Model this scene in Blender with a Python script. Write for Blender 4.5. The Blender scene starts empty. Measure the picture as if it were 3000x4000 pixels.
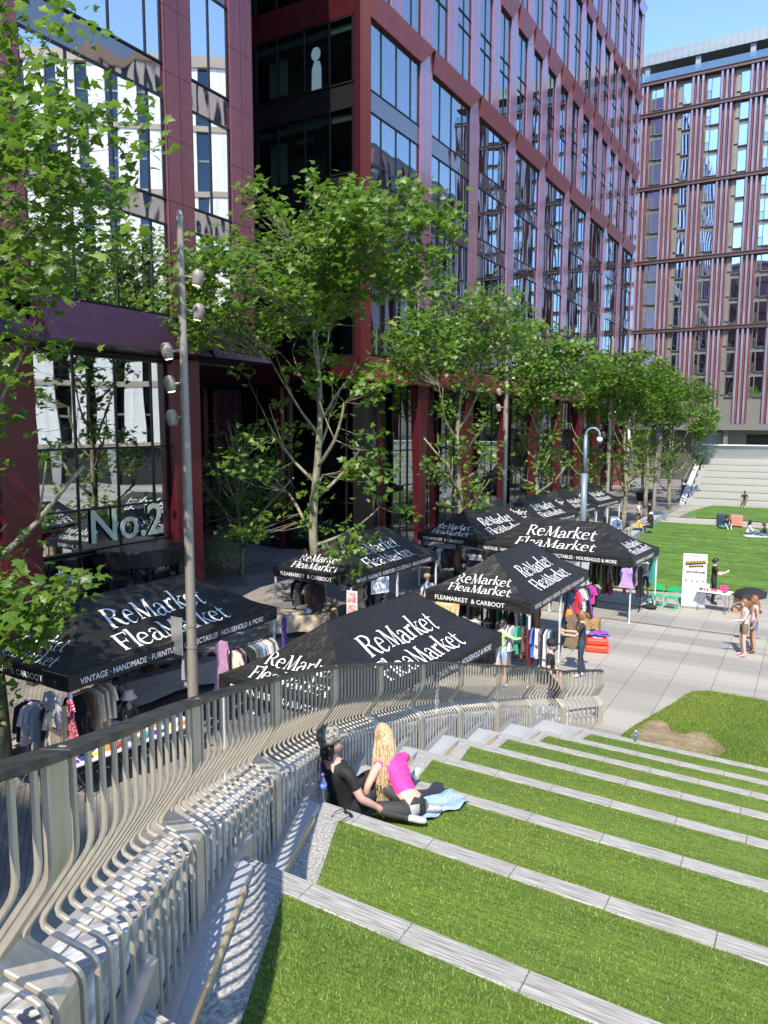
import bpy, math, random
import numpy as np
from mathutils import Vector, Matrix
R = math.radians
scene = bpy.context.scene
col = scene.collection
# ---------------- camera, world, sun, exposure ----------------
cam_d = bpy.data.cameras.new("camera"); cam = bpy.data.objects.new("camera", cam_d); col.objects.link(cam)
cam_d.sensor_fit = 'VERTICAL'; cam_d.sensor_height = 36.0; cam_d.lens = 36.0*2894.9/4000.0
cam_d.clip_start = 0.05; cam_d.clip_end = 2000
_y, _p, _r = R(30.2304), R(6.7154), R(.1589)
_f = Vector((-math.sin(_y)*math.cos(_p), math.cos(_y)*math.cos(_p), -math.sin(_p)))
_rt = Vector((math.cos(_y), math.sin(_y), 0)); _up = _rt.cross(_f)
_r2 = _rt*math.cos(_r)+_up*math.sin(_r); _u2 = _up*math.cos(_r)-_rt*math.sin(_r)
cam.matrix_world = Matrix(((_r2.x,_u2.x,-_f.x,0),(_r2.y,_u2.y,-_f.y,0),(_r2.z,_u2.z,-_f.z,6.6),(0,0,0,1)))
scene.camera = cam
SUN_EL, SUN_AZ = 50.0, -75.0      # azimuth of the sun counter-clockwise from +X
world = bpy.data.worlds.new("World"); scene.world = world; world.use_nodes = True
wn = world.node_tree; bg = wn.nodes["Background"]
sky = wn.nodes.new("ShaderNodeTexSky"); sky.sky_type = 'NISHITA'; sky.sun_disc = False
sky.sun_elevation = R(SUN_EL); sky.sun_rotation = R(90-SUN_AZ); sky.air_density = 1.0; sky.dust_density = 0.3; sky.ozone_density = 4.0; sky.altitude = 1200
wn.links.new(sky.outputs[0], bg.inputs[0]); bg.inputs[1].default_value = 0.145
sun_d = bpy.data.lights.new("sun", 'SUN'); sun_d.energy = 2.6; sun_d.angle = R(0.6); sun_d.color = (1, .92, .79)
sun = bpy.data.objects.new("sun", sun_d); col.objects.link(sun)
_sv = Vector((math.cos(R(SUN_EL))*math.cos(R(SUN_AZ)), math.cos(R(SUN_EL))*math.sin(R(SUN_AZ)), math.sin(R(SUN_EL))))
sun.rotation_euler = _sv.to_track_quat('Z', 'Y').to_euler(); sun.location = (0, 0, 80)
scene.view_settings.view_transform = 'Standard'; scene.view_settings.look = 'None'
scene.view_settings.gamma = 1; scene.view_settings.exposure = 1.5
scene.cycles.max_bounces = 8; scene.cycles.diffuse_bounces = 4; scene.cycles.transparent_max_bounces = 16
scene.cycles.glossy_bounces = 4; scene.cycles.sample_clamp_indirect = 4; scene.cycles.caustics_reflective = False
# ---------------- helpers ----------------
def setp(o, label=None, cat=None, group=None, kind=None):
    if label: o["label"] = label
    if cat: o["category"] = cat
    if group: o["group"] = group
    if kind: o["kind"] = kind
    return o
def empty(name, label, cat, loc=(0,0,0), rz=0, group=None):
    o = bpy.data.objects.new(name, None); col.objects.link(o); o.location = loc; o.rotation_euler = (0,0,rz)
    o.empty_display_size = .1
    return setp(o, label, cat, group)
def link(name, me, parent=None, mats=()):
    for m in mats: me.materials.append(m)
    o = bpy.data.objects.new(name, me); col.objects.link(o); o.parent = parent
    return o
class MB:
    def __init__(s): s.v=[]; s.f=[]; s.m=[]; s.mi=0; s.sm=False
    def add(s, vs, fs):
        n=len(s.v); s.v.extend([tuple(v) for v in vs]); s.f.extend([tuple(i+n for i in f) for f in fs]); s.m.extend([s.mi]*len(fs))
    def box(s, x0,x1,y0,y1,z0,z1):
        s.add([(x0,y0,z0),(x1,y0,z0),(x1,y1,z0),(x0,y1,z0),(x0,y0,z1),(x1,y0,z1),(x1,y1,z1),(x0,y1,z1)],
              [(0,3,2,1),(4,5,6,7),(0,1,5,4),(1,2,6,5),(2,3,7,6),(3,0,4,7)])
    def prism(s, poly, z0, z1):
        n=len(poly); s.add([(p[0],p[1],z0) for p in poly]+[(p[0],p[1],z1) for p in poly],
            [tuple(range(n))[::-1], tuple(range(n,2*n))]+[(i,(i+1)%n,n+(i+1)%n,n+i) for i in range(n)])
    def extr(s, poly, ax, a, b):   # polygon in the plane across axis ax (0,1,2), extruded from a to b
        def P(p,t):
            return (t,p[0],p[1]) if ax==0 else ((p[0],t,p[1]) if ax==1 else (p[0],p[1],t))
        n=len(poly); s.add([P(p,a) for p in poly]+[P(p,b) for p in poly],
            [tuple(range(n))[::-1], tuple(range(n,2*n))]+[(i,(i+1)%n,n+(i+1)%n,n+i) for i in range(n)])
    def tube(s, pts, rad, n=6, cap=True, fl=1.0):
        pts=[Vector(p) for p in pts]; k=len(pts)
        rs = rad if hasattr(rad,'__len__') else [rad]*k
        up=None; rings=[]
        for i,p in enumerate(pts):
            d=(pts[min(i+1,k-1)]-pts[max(i-1,0)]).normalized()
            if up is None: up = Vector((0,0,1)) if abs(d.z)<.9 else Vector((1,0,0))
            a=d.cross(up)
            if a.length<1e-5: a=d.cross(Vector((0,1,0)))
            a.normalize(); b=a.cross(d).normalized(); up=b
            rings.append([p+a*math.cos(2*math.pi*j/n)*rs[i]+b*math.sin(2*math.pi*j/n)*rs[i]*fl for j in range(n)])
        vs=[v for r in rings for v in r]; fs=[]
        for i in range(k-1):
            for j in range(n): fs.append((i*n+j,i*n+(j+1)%n,(i+1)*n+(j+1)%n,(i+1)*n+j))
        if cap: fs.append(tuple(range(n))[::-1]); fs.append(tuple((k-1)*n+j for j in range(n)))
        s.add(vs,fs)
    def lathe(s, prof, c=(0,0,0), n=16, M=None):
        vs=[];fs=[];k=len(prof)
        for r,z in prof:
            for j in range(n):
                a=2*math.pi*j/n; v=Vector((r*math.cos(a),r*math.sin(a),z))
                if M: v=M@v
                vs.append((v.x+c[0],v.y+c[1],v.z+c[2]))
        for i in range(k-1):
            for j in range(n): fs.append((i*n+j,i*n+(j+1)%n,(i+1)*n+(j+1)%n,(i+1)*n+j))
        fs.append(tuple(range(n))[::-1]); fs.append(tuple((k-1)*n+j for j in range(n)))
        s.add(vs,fs)
    def mesh(s, name="mesh", smooth=False):
        me=bpy.data.meshes.new(name); me.from_pydata(s.v,[],s.f)
        if s.m and max(s.m)>0: me.polygons.foreach_set("material_index", s.m)
        if smooth: me.polygons.foreach_set("use_smooth",[True]*len(s.f))
        me.update(); return me
    def build(s, name, mat, parent=None, smooth=False, bevel=0, kind=None):
        me=s.mesh(name,smooth); o=link(name,me,parent,mat if isinstance(mat,(list,tuple)) else (mat,))
        if bevel:
            b=o.modifiers.new("bevel",'BEVEL'); b.width=bevel; b.segments=1; b.limit_method='ANGLE'
        if kind: o["kind"]=kind
        return o
def part(name, mat, parent, fn, **k):
    m=MB(); fn(m); return m.build(name, mat, parent, **k)
# materials
class NT:
    def __init__(s, name):
        s.m=bpy.data.materials.new(name); s.m.use_nodes=True; s.t=s.m.node_tree; s.n=s.t.nodes; s.l=s.t.links
        s.b=s.n["Principled BSDF"]; s.out=s.n["Material Output"]
    def nd(s, typ, **kw):
        n=s.n.new("ShaderNode"+typ)
        for k,v in kw.items():
            if k in n.inputs.keys() if isinstance(k,str) else False: n.inputs[k].default_value=v
            else: setattr(n,k,v)
        return n
    def pos(s, scale=(1,1,1), obj=False, rot=(0,0,0)):
        mp=s.nd("Mapping"); mp.inputs["Scale"].default_value=scale; mp.inputs["Rotation"].default_value=rot
        if obj: s.l.new(s.nd("TexCoord").outputs["Object"], mp.inputs[0])
        else: s.l.new(s.nd("NewGeometry").outputs["Position"], mp.inputs[0])
        return mp.outputs[0]
    def noise(s, sc, det=4, vec=None, rough=.6):
        n=s.nd("TexNoise"); n.inputs["Scale"].default_value=sc; n.inputs["Detail"].default_value=det; n.inputs["Roughness"].default_value=rough
        if vec is not None: s.l.new(vec,n.inputs["Vector"])
        return n.outputs["Fac"]
    def ramp(s, fac, stops, interp='LINEAR'):
        r=s.nd("ValToRGB"); e=r.color_ramp.elements; r.color_ramp.interpolation=interp
        while len(e)<len(stops): e.new(.5)
        for i,(p,c) in enumerate(stops): e[i].position=p; e[i].color=(*c,1) if len(c)==3 else c
        s.l.new(fac,r.inputs[0]); return r.outputs[0]
    def mix(s, a, b, fac, mode='MIX'):
        m=s.nd("Mix"); m.data_type='RGBA'; m.blend_type=mode
        for i,v in ((0,fac),(6,a),(7,b)):
            if hasattr(v,'links'): s.l.new(v,m.inputs[i])
            elif i==0: m.inputs[0].default_value=v
            else: m.inputs[i].default_value=(*v,1)
        return m.outputs[2]
    def bump(s, h, st=.3, dist=.02):
        b=s.nd("Bump"); b.inputs["Strength"].default_value=st; b.inputs["Distance"].default_value=dist
        s.l.new(h,b.inputs["Height"]); s.l.new(b.outputs[0], s.b.inputs["Normal"]); return b
    def col(s, c):
        if hasattr(c,'links'): s.l.new(c,s.b.inputs["Base Color"])
        else: s.b.inputs["Base Color"].default_value=(*c,1)
    def set(s, rough=.6, metal=0, **kw):
        s.b.inputs["Roughness"].default_value=rough; s.b.inputs["Metallic"].default_value=metal
        for k,v in kw.items(): s.b.inputs[k.replace('_',' ')].default_value=v
        return s.m
_mc={}
def plain(name, c, rough=.6, metal=0, var=.12, sc=6, bump=0, **kw):
    """a paint / cloth / plastic with a little procedural unevenness"""
    key=(name,tuple(c))
    if key in _mc: return _mc[key]
    t=NT(name); n=t.noise(sc,3)
    c2=tuple(max(0,x*(1-var)) for x in c); c1=tuple(min(1,x*(1+var)) for x in c)
    t.col(t.ramp(n,[(.3,c2),(.7,c1)]))
    if bump: t.bump(t.noise(sc*6,3),bump,.01)
    _mc[key]=t.set(rough,metal,**kw); return _mc[key]
def grid_lines(t, vec, su, sv, w):
    """1 on panel joints: su,sv = (axis, size) pairs"""
    sep=t.nd("SeparateXYZ"); t.l.new(vec,sep.inputs[0]); outs=[]
    for ax,sz,off in (su,sv):
        a=t.nd("Math",operation='ADD'); t.l.new(sep.outputs[ax],a.inputs[0]); a.inputs[1].default_value=off+1000*sz
        m=t.nd("Math",operation='MODULO'); t.l.new(a.outputs[0],m.inputs[0]); m.inputs[1].default_value=sz
        c=t.nd("Math",operation='LESS_THAN'); t.l.new(m.outputs[0],c.inputs[0]); c.inputs[1].default_value=w
        outs.append(c.outputs[0])
    mx=t.nd("Math",operation='MAXIMUM'); t.l.new(outs[0],mx.inputs[0]); t.l.new(outs[1],mx.inputs[1])
    return mx.outputs[0]
def panel_mat(name, c, line, su, sv, rough=.3, metal=.5, w=.022, var=.12):
    t=NT(name); vec=t.pos()
    n=t.noise(1.0,4,t.pos((2.5,2.5,.15)))
    base=t.ramp(n,[(.3,tuple(x*(1-var) for x in c)),(.7,tuple(min(1,x*(1+var)) for x in c))])
    g=grid_lines(t,vec,su,sv,w)
    t.col(t.mix(base,line,g)); t.bump(t.noise(.8,2,t.pos((1,1,.3))),.08,.05)
    return t.set(rough,metal)
M={}
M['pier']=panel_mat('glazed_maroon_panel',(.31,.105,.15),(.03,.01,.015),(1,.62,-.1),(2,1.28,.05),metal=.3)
for _k in ('Coat Weight','Coat IOR'): M['pier'].node_tree.nodes['Principled BSDF'].inputs[_k].default_value=1.0 if 'W' in _k else 2.1
M['pier'].node_tree.nodes['Principled BSDF'].inputs['Coat Roughness'].default_value=.12
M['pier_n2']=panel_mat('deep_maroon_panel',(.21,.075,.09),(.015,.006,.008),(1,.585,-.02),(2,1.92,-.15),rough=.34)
M['band']=panel_mat('red_panel',(.25,.05,.04),(.10,.02,.015),(1,1.5,.35),(2,.54,.0),rough=.35,metal=.35,w=.014)
M['purple']=panel_mat('violet_panel',(.055,.022,.045),(.012,.005,.01),(1,1.5,.3),(2,.4,.0),rough=.35,metal=.4,w=.012)
M['red']=plain('deep_red_metal',(.085,.010,.016),.35,.2,.1,2)
M['redx']=panel_mat('dark_red_panel',(.085,.015,.02),(.03,.005,.006),(0,1.5,.35),(2,.55,.0),rough=.35,metal=.3,w=.014)
M['pink']=M['redx']
M['frame']=plain('black_frame',(.012,.012,.014),.4,.3)
M['dark']=plain('dark_interior',(.02,.02,.022),.8)
M['ceiling']=plain('interior_ceiling',(.22,.24,.22),.8,sc=1)
M['blind']=plain('pale_blind',(.55,.66,.58),.8,var=.04)
M['steel_pale']=plain('pale_steel',(.5,.5,.5),.35,.8)
def glass_mat(name, tint, refl, wave=.02, rough=.01, scl=.55):
    t=NT(name); g=t.nd("BsdfGlossy"); g.inputs["Color"].default_value=(*tint,1); g.inputs["Roughness"].default_value=rough
    tr=t.nd("BsdfTransparent"); tr.inputs["Color"].default_value=(.55,.62,.6,1)
    mx=t.nd("MixShader"); mx.inputs[0].default_value=refl
    b=t.nd("Bump"); b.inputs["Strength"].default_value=wave; b.inputs["Distance"].default_value=1
    t.l.new(t.noise(scl,1,t.pos((1,1,.45))),b.inputs["Height"]); t.l.new(b.outputs[0],g.inputs["Normal"])
    t.l.new(tr.outputs[0],mx.inputs[1]); t.l.new(g.outputs[0],mx.inputs[2]); t.l.new(mx.outputs[0],t.out.inputs[0])
    return t.m
M['glass']=glass_mat('facade_glass',(.85,.9,.95),.45,.008)
M['glass_n2']=glass_mat('mirror_glass',(.97,.98,1),.85,.004)
M['glass_low']=glass_mat('shopfront_glass',(.8,.85,.88),.35,.008)
M['glass_dark']=glass_mat('dark_glass',(.6,.68,.8),.10,.01)
M['spandrel']=glass_mat('spandrel_glass',(.42,.36,.34),.75,.02,.03,1.2)
M['glass_low2']=glass_mat('lobby_glass',(.85,.9,.92),.6,.01)
M['clear']=glass_mat('clear_glass',(.9,.97,1),.22,.004)
def stone(name, c, speck=.25, sc=180, rough=.75, big=.1):
    t=NT(name); n=t.noise(sc,2); n2=t.noise(.9,5)
    a=t.ramp(n,[(.38,tuple(x*(1-speck) for x in c)),(.62,tuple(min(1,x*(1+speck)) for x in c))])
    t.col(t.mix(a,t.ramp(n2,[(.35,(1-big,)*3),(.65,(1+0,)*3)]),1,'MULTIPLY')); t.bump(n,.15,.004); return t.set(rough)
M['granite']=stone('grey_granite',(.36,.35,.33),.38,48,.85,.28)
M['granite_white']=stone('white_granite',(.55,.56,.57),.4,60,.75,.1)
M['coping']=stone('smooth_coping_stone',(.40,.41,.42),.08,60,.6,.25)
M['concrete']=stone('pale_concrete',(.42,.42,.40),.08,30,.8,.3)
M['steel']=plain('champagne_steel',(.54,.48,.385),.45,.5,.14,5,.04)
M['plate']=plain('grey_steel_plate',(.42,.43,.44),.42,.7,.1,4)
M['rail']=stone('weathered_rail',(.10,.105,.105),.4,60,.42,.4); M['rail'].node_tree.nodes["Principled BSDF"].inputs["Metallic"].default_value=.6
t=NT('brass_trim'); t.col((.75,.62,.36)); M['brass']=t.set(.3,.7)
# paving
def paving():
    t=NT('plaza_paving')
    P=t.pos(); sep=t.nd("SeparateXYZ"); t.l.new(P,sep.inputs[0])
    br=t.nd("TexBrick"); br.offset=0; br.inputs["Scale"].default_value=1; br.inputs["Brick Width"].default_value=.975; br.inputs["Row Height"].default_value=1.58
    br.inputs["Mortar Size"].default_value=.007; br.inputs["Mortar Smooth"].default_value=.1
    br.inputs["Color1"].default_value=(.46,.44,.40,1); br.inputs["Color2"].default_value=(.40,.385,.355,1); br.inputs["Mortar"].default_value=(.12,.12,.12,1)
    t.l.new(t.pos(),br.inputs["Vector"])
    band=t.noise(1,3,t.pos((.06,.75,1)))
    bandc=t.ramp(band,[(.42,(.74,.74,.75)),(.55,(1,1,.97))])
    slab=t.mix(br.outputs[0],bandc,1,'MULTIPLY')
    hb=t.nd("TexBrick"); hb.inputs["Scale"].default_value=1; hb.inputs["Brick Width"].default_value=.30; hb.inputs["Row Height"].default_value=.10
    hb.inputs["Mortar Size"].default_value=.006; hb.inputs["Color1"].default_value=(.34,.31,.285,1); hb.inputs["Color2"].default_value=(.27,.25,.235,1); hb.inputs["Mortar"].default_value=(.09,.085,.08,1)
    t.l.new(t.pos((1,1,1),rot=(0,0,R(38))),hb.inputs["Vector"])
    st=t.mix(hb.outputs[0],t.ramp(t.noise(1,2,t.pos((.35,.35,1))),[(.45,(.6,.62,.66)),(.52,(1,1,1))]),1,'MULTIPLY')
    # boundary: x < -9.2 is brick
    lt=t.nd("Math",operation='LESS_THAN'); t.l.new(sep.outputs[0],lt.inputs[0]); lt.inputs[1].default_value=-9.3
    base=t.mix(slab,st,lt.outputs[0])
    dirt=t.ramp(t.noise(.5,6),[(.32,(.76,.75,.72)),(.55,(1,1,1))])
    v=t.nd("TexVoronoi"); v.inputs["Scale"].default_value=2.3; t.l.new(t.pos(),v.inputs["Vector"]); spots=t.ramp(v.outputs["Distance"],[(.03,(.55,.54,.52)),(.06,(1,1,1))])
    b2=t.mix(base,spots,.7,'MULTIPLY'); fine=t.ramp(t.noise(28,4),[(.35,(.9,.9,.9)),(.6,(1,1,1))])
    t.col(t.mix(t.mix(b2,fine,1,'MULTIPLY'),dirt,1,'MULTIPLY')); t.bump(t.noise(40,3),.1,.005)
    return t.set(.75)
M['paving']=paving()
t=NT('lawn_soil'); n=t.noise(3,5); n2=t.noise(60,3)
t.col(t.mix(t.ramp(n,[(.3,(.07,.125,.015)),(.55,(.11,.18,.022)),(.75,(.16,.21,.045))]),t.ramp(n2,[(.3,(.55,.6,.5)),(.7,(1.25,1.2,1.2))]),1,'MULTIPLY')); t.bump(n2,.6,.03); M['lawn']=t.set(.9)
t=NT('far_lawn'); n=t.noise(1,4,t.pos((.25,1.6,1))); n2=t.noise(45,3)
t.col(t.mix(t.ramp(n,[(.35,(.05,.115,.012)),(.6,(.10,.20,.02))]),t.ramp(n2,[(.3,(.6,.65,.6)),(.7,(1.2,1.2,1.2))]),1,'MULTIPLY')); t.bump(n2,.5,.03); M['farlawn']=t.set(.9)
t=NT('bare_soil'); n=t.noise(5,6); t.col(t.ramp(n,[(.3,(.16,.11,.07)),(.7,(.33,.25,.16))])); t.bump(t.noise(25,4),.5,.02); M['soil']=t.set(.95)
# ---------------- ground ----------------
def sheet(name, poly, z, mat, sub=0):
    me=bpy.data.meshes.new(name); me.from_pydata([(x,y,z) for x,y in poly],[],[tuple(range(len(poly)))])
    return setp(link(name,me,None,[mat]),kind='structure')
sheet('ground',[(-300,-300),(300,-300),(300,400),(-300,400)],0,M['paving'])
def smooth_poly(P,n=3):
    for _ in range(n):
        Q=[]
        for i in range(len(P)):
            a,b=P[i],P[(i+1)%len(P)]
            Q+= [(a[0]*.75+b[0]*.25,a[1]*.75+b[1]*.25),(a[0]*.25+b[0]*.75,a[1]*.25+b[1]*.75)]
        P=Q
    return P
small=[(-3.3,15.45),(-3.1,16.4),(-2.85,17.3),(-2.6,18.2),(-2.45,18.9),(-2.3,19.3),(-2.0,19.5),(-1.6,19.52),(-.65,19.5),(2,19.3),(9,18.5),(9,15.0),(0,15.2)]
sheet('small_lawn',small,.02,M['lawn'])
soil=smooth_poly([(-3.1,15.7),(-3.03,16.1),(-2.95,16.75),(-2.62,17.0),(-2.45,16.75),(-2.42,16.5),(-2.1,16.35),(-1.9,16.7),(-1.66,16.75),(-1.45,16.35),(-1.2,16.0),(-1.35,15.6),(-2.0,15.4),(-2.8,15.5)],1)
sheet('bare_soil_patch',soil,.03,M['soil'])
# large lawn: near edge curves, left edge has a seating kerb
big=[(-7.35,30.2),(-6.6,30.35),(-5.2,30.6),(-4.0,30.95),(-3.1,31.15),(-2.2,31.7),(-1.36,32.6),(2,36),(6,40),(9,45),(9,53.6),(-8.1,53.0)]
sheet('big_lawn',big,.06,M['farlawn'])
sheet('far_lawn_strip',[(-8.4,56.6),(-6,57.1),(-3,56.6),(9,55.6),(9,66.2),(-7.2,66.2),(-8.0,62)],.06,M['farlawn'])
def kerbs(m):
    L=[(-9.0,30.9),(-9.25,36),(-9.5,42),(-9.75,48),(-9.95,53),(-9.9,56.2)]
    for i in range(len(L)-1):
        (x0,y0),(x1,y1)=L[i],L[i+1]
        for k in range(4):
            a,b=k/4,(k+1)/4-.003
            p=[(x0+(x1-x0)*a,y0+(y1-y0)*a),(x0+(x1-x0)*b,y0+(y1-y0)*b)]
            w0=1.55 if i or k else 1.6
            m.prism([(p[0][0],p[0][1]),(p[0][0]+w0*.55,p[0][1]),(p[1][0]+w0*.55,p[1][1]),(p[1][0],p[1][1])],0,.42)
o=part('seating_kerb',M['coping'],None,kerbs,bevel=.01); setp(o,kind='structure')
part('lawn_edging_path',M['concrete'],None,lambda m:m.prism([(-8.15,30.2),(-7.35,30.15),(-7.4,36),(-7.75,42),(-7.9,53),(-8.4,53),(-8.4,36)],0,.05))["kind"]='structure'
part('lawn_side_fill',M['farlawn'],None,lambda m:m.prism([(-8.2,31.2),(-7.3,30.22),(-7.3,53),(-9.1,53),(-8.9,48),(-8.6,42),(-8.4,36)],0,.07))["kind"]='structure'
# drain channel across the plaza
def drain(m):
    m.box(-9,-1.2,25.36,25.42,0,.004); m.box(-1.9,-1.35,25.15,25.32,0,.006)
part('drain_channel',M['frame'],None,drain)["kind"]='structure'
# ---------------- terraces ----------------
HS=.48
KY=[14.50,12.88,11.32,9.76,8.17,6.58,4.96,3.41,1.84,0.28,-1.3]
def ky(k,x): return KY[k]-.022*(x+2)
def interp(pts,y):
    ys=[p[0] for p in pts]; xs=[p[1] for p in pts]
    return float(np.interp(y,ys,xs))
GR=[(-1.3,1.2),(.28,-.55),(1.3,-1.55),(2.36,-2.17),(3.24,-2.61),(4.01,-2.91),(4.85,-3.28),(6.3,-3.68),(7.62,-3.94),(8.05,-4.0),(9.2,-4.11),(9.65,-4.17),(10.87,-4.18),(11.25,-4.15),(12.5,-4.02),(12.84,-3.95),(14.13,-3.65),(14.5,-3.55)]
LD=[(-1.3,.95),(.28,-.75),(1.3,-1.72),(2.16,-2.25),(3.1,-2.74),(3.87,-3.07),(4.71,-3.38),(6.2,-3.84),(7.52,-4.11),(7.9,-4.15),(9,-4.27),(9.5,-4.3),(10.6,-4.31),(11.04,-4.29),(12.2,-4.15),(12.58,-4.10),(13.8,-3.87),(14.13,-3.77),(14.5,-3.68)]
FN=[(-.95,-1.45),(-1.30,-.10),(-1.93,1.34),(-2.78,2.77),(-3.43,4.27),(-3.97,5.85),(-4.36,7.4),(-4.6,8.98),(-4.73,10.6),(-4.76,12.33),(-4.69,14.05),(-4.38,15.3),(-3.80,16.1)]
FZ=[6.55,6.08,5.62,5.14,4.70,4.24,3.76,3.29,2.80,2.26,1.73,1.34,1.24]
def catmull(P,t):
    i=min(max(int(math.floor(t)),0),len(P)-2); f=t-i
    p=[np.array(P[min(max(j,0),len(P)-1)],float) for j in (i-1,i,i+1,i+2)]
    if i==0: p[0]=2*p[1]-p[2]
    if i==len(P)-2: p[3]=2*p[2]-p[1]
    a,b,c,d=p
    return .5*((2*b)+(-a+c)*f+(2*a-5*b+4*c-d)*f*f+(-a+3*b-3*c+d)*f**3)
def fpt(t):
    q=catmull(FN,t); e=.02; T=catmull(FN,min(t+e,len(FN)-1.0001))-catmull(FN,max(t-e,0)); T/=np.linalg.norm(T)
    z=float(np.interp(t,range(len(FZ)),FZ)); return q,T,np.array([-T[1],T[0]]),z
def fence_x(y):
    ts=np.linspace(0,10.9,300); P=[catmull(FN,t) for t in ts]
    return float(np.interp(y,[p[1] for p in P],[p[0] for p in P]))
XR=10.0
rng=random.Random(3)
for k in range(11):
    zt=HS*(k+1) if k<10 else HS*11
    y1=KY[k]; y0=KY[k+1] if k+1<len(KY) else -5.0
    def slab(m,k=k,zt=zt,y1=y1,y0=y0):
        # soil body of this terrace, left border follows the curve
        n=6; ys=[y0+(y1-.17-y0)*i/n for i in range(n+1)]
        poly=[(interp(GR,y),y-.022*(interp(GR,y)+2)) for y in ys]+[(XR,y1-.17-.022*(XR+2)),(XR,y0-.022*(XR+2))]
        m.prism(poly[::-1],0,zt-.012)
    o=part('terrace_lawn',M['lawn'],None,slab); o["kind"]='structure'
    def kerb(m,k=k,zt=zt,y1=y1):
        x=interp(GR,y1)-.42 if k<9 else interp(GR,y1)-.6
        first=True
        while x<XR:
            L=.62 if first else .686; first=False
            x2=min(x+L-.004,XR)
            ya,yb=ky(k,x),ky(k,x2)
            m.prism([(x,ya-.17),(x2,yb-.17),(x2,yb),(x,ya)],zt-.5,zt+.0)
            x+=L
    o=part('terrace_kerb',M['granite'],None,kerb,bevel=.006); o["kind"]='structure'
    def side(m,k=k,zt=zt,y1=y1,y0=y0):
        n=6; ys=[y0+(y1-y0)*i/n for i in range(n+1)]
        poly=[(interp(GR,y)+.03,y) for y in ys]+[(interp(LD,y)-.02,y) for y in ys[::-1]]
        m.prism(poly,zt-.6,zt-.004)
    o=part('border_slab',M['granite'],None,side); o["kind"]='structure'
    def cop(m,k=k,zt=zt,y1=y1,y0=y0):
        n=6; ys=[y0+(y1-.1-y0)*i/n for i in range(n+1)]
        poly=[(interp(LD,y)-.03,y) for y in ys]+[(fence_x(y)-.03,y+.05) for y in ys[::-1]]
        m.prism(poly,max(0,zt-.9),zt+.05)
    o=part('terrace_coping',M['coping'],None,cop,bevel=.008); o["kind"]='structure'
    def led(m,k=k,zt=zt,y1=y1,y0=y0):
        n=6; ya=y0+.0+(y1-y0)*.12; yb=y1-.28; ys=[ya+(yb-ya)*i/n for i in range(n+1)]
        poly=[(interp(LD,y)-.005,y) for y in ys]+[(interp(LD,y)-.029,y) for y in ys[::-1]]
        m.prism(poly,zt-.002,zt+.047)
    o=part('brass_edge_strip',M['brass'],None,led); o["kind"]='structure'
# ---------------- curved steel fence ----------------
def plate_z(y):
    for k in range(10):
        if y>KY[k+1]: return (HS*(k+1)+.12) if y<=KY[k]-.02 or k>0 else 0.0
    return HS*11+.12
def foot_z(y):
    # feet stand on a steel plate that runs on level a little past each kerb
    for k in range(10,-1,-1):
        if y<KY[k]+.30-.15: return HS*(k+1)+.065
    return 0.0
def sweep(m,t,w,th,foot):
    q,T,n,z=fpt(t)
    prof=[(0,z-.005),(0,z-.365),(.20,z-.66),(0,z-.775),(0,foot)]
    pts=[prof[0]]
    rr=.05
    for i in (1,2,3):
        a,b,c=[np.array(p) for p in prof[i-1:i+2]]
        u=(a-b)/np.linalg.norm(a-b); v=(c-b)/np.linalg.norm(c-b)
        p0=b+u*rr; p2=b+v*rr
        for s in (0,.33,.67,1): pts.append(tuple((1-s)**2*p0+2*s*(1-s)*b+s*s*p2))
    pts.append(prof[-1])
    vs=[];fs=[];k=len(pts)
    for i,p in enumerate(pts):
        a=np.array(pts[max(i-1,0)]);b=np.array(pts[min(i+1,k-1)]);d=(b-a)/np.linalg.norm(b-a); nn=np.array([-d[1],d[0]])
        for sw,st in ((-1,-1),(1,-1),(1,1),(-1,1)):
            o=p[0]+nn[0]*st*th/2; zz=p[1]+nn[1]*st*th/2
            vs.append((q[0]+n[0]*o+T[0]*sw*w/2,q[1]+n[1]*o+T[1]*sw*w/2,zz))
    for i in range(k-1):
        for j in range(4): fs.append((i*4+j,i*4+(j+1)%4,(i+1)*4+(j+1)%4,(i+1)*4+j))
    fs.append((3,2,1,0)); fs.append(tuple((k-1)*4+j for j in range(4)))
    m.add(vs,fs)
fence=empty('steel_fence','curved champagne steel railing with bent bars beside the grass terraces','fence')
rest=MB()
cnt=0
order=[]
for i in range(len(FN)-1):
    nb=13 if i<10 else (9 if i==10 else 7)
    for j in range(nb+1):
        t=i+j/(nb+1)
        q,T,n,z=fpt(t)
        if j==0:
            part('post',M['steel'],fence,lambda m:sweep(m,t+.0,.125,.028,foot_z(q[1])),bevel=.004)
        else:
            if 1.2<t and cnt<99:
                part('bar',M['steel'],fence,lambda m:sweep(m,t,.021,.021,foot_z(q[1])),bevel=.005); cnt+=1
            else: sweep(rest,t,.021,.021,foot_z(q[1]))
part('post',M['steel'],fence,lambda m:sweep(m,len(FN)-1.001,.125,.028,0),bevel=.004)
rest.build('distant_bar',M['steel'],fence,kind='stuff')
def rail(m):
    for i in range(len(FN)-1):
        P=[]
        for j in range(9):
            t=min(i+j/8,len(FN)-1.001)
            if j==0: t+=.004
            if j==8 and i<len(FN)-2: t-=.004
            q,T,n,z=fpt(t); P.append((q,n,z))
        vs=[];fs=[]
        for q,n,z in P:
            for a,b in ((-.052,0),(.052,0),(.052,.028),(-.052,.028)): vs.append((q[0]+n[0]*a,q[1]+n[1]*a,z-.02+b))
        for j in range(8):
            for s in range(4): fs.append((j*4+s,(j+1)*4+s,(j+1)*4+(s+1)%4,j*4+(s+1)%4))
        fs.append((0,1,2,3)); fs.append((35,34,33,32)); m.add(vs,fs)
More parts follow.
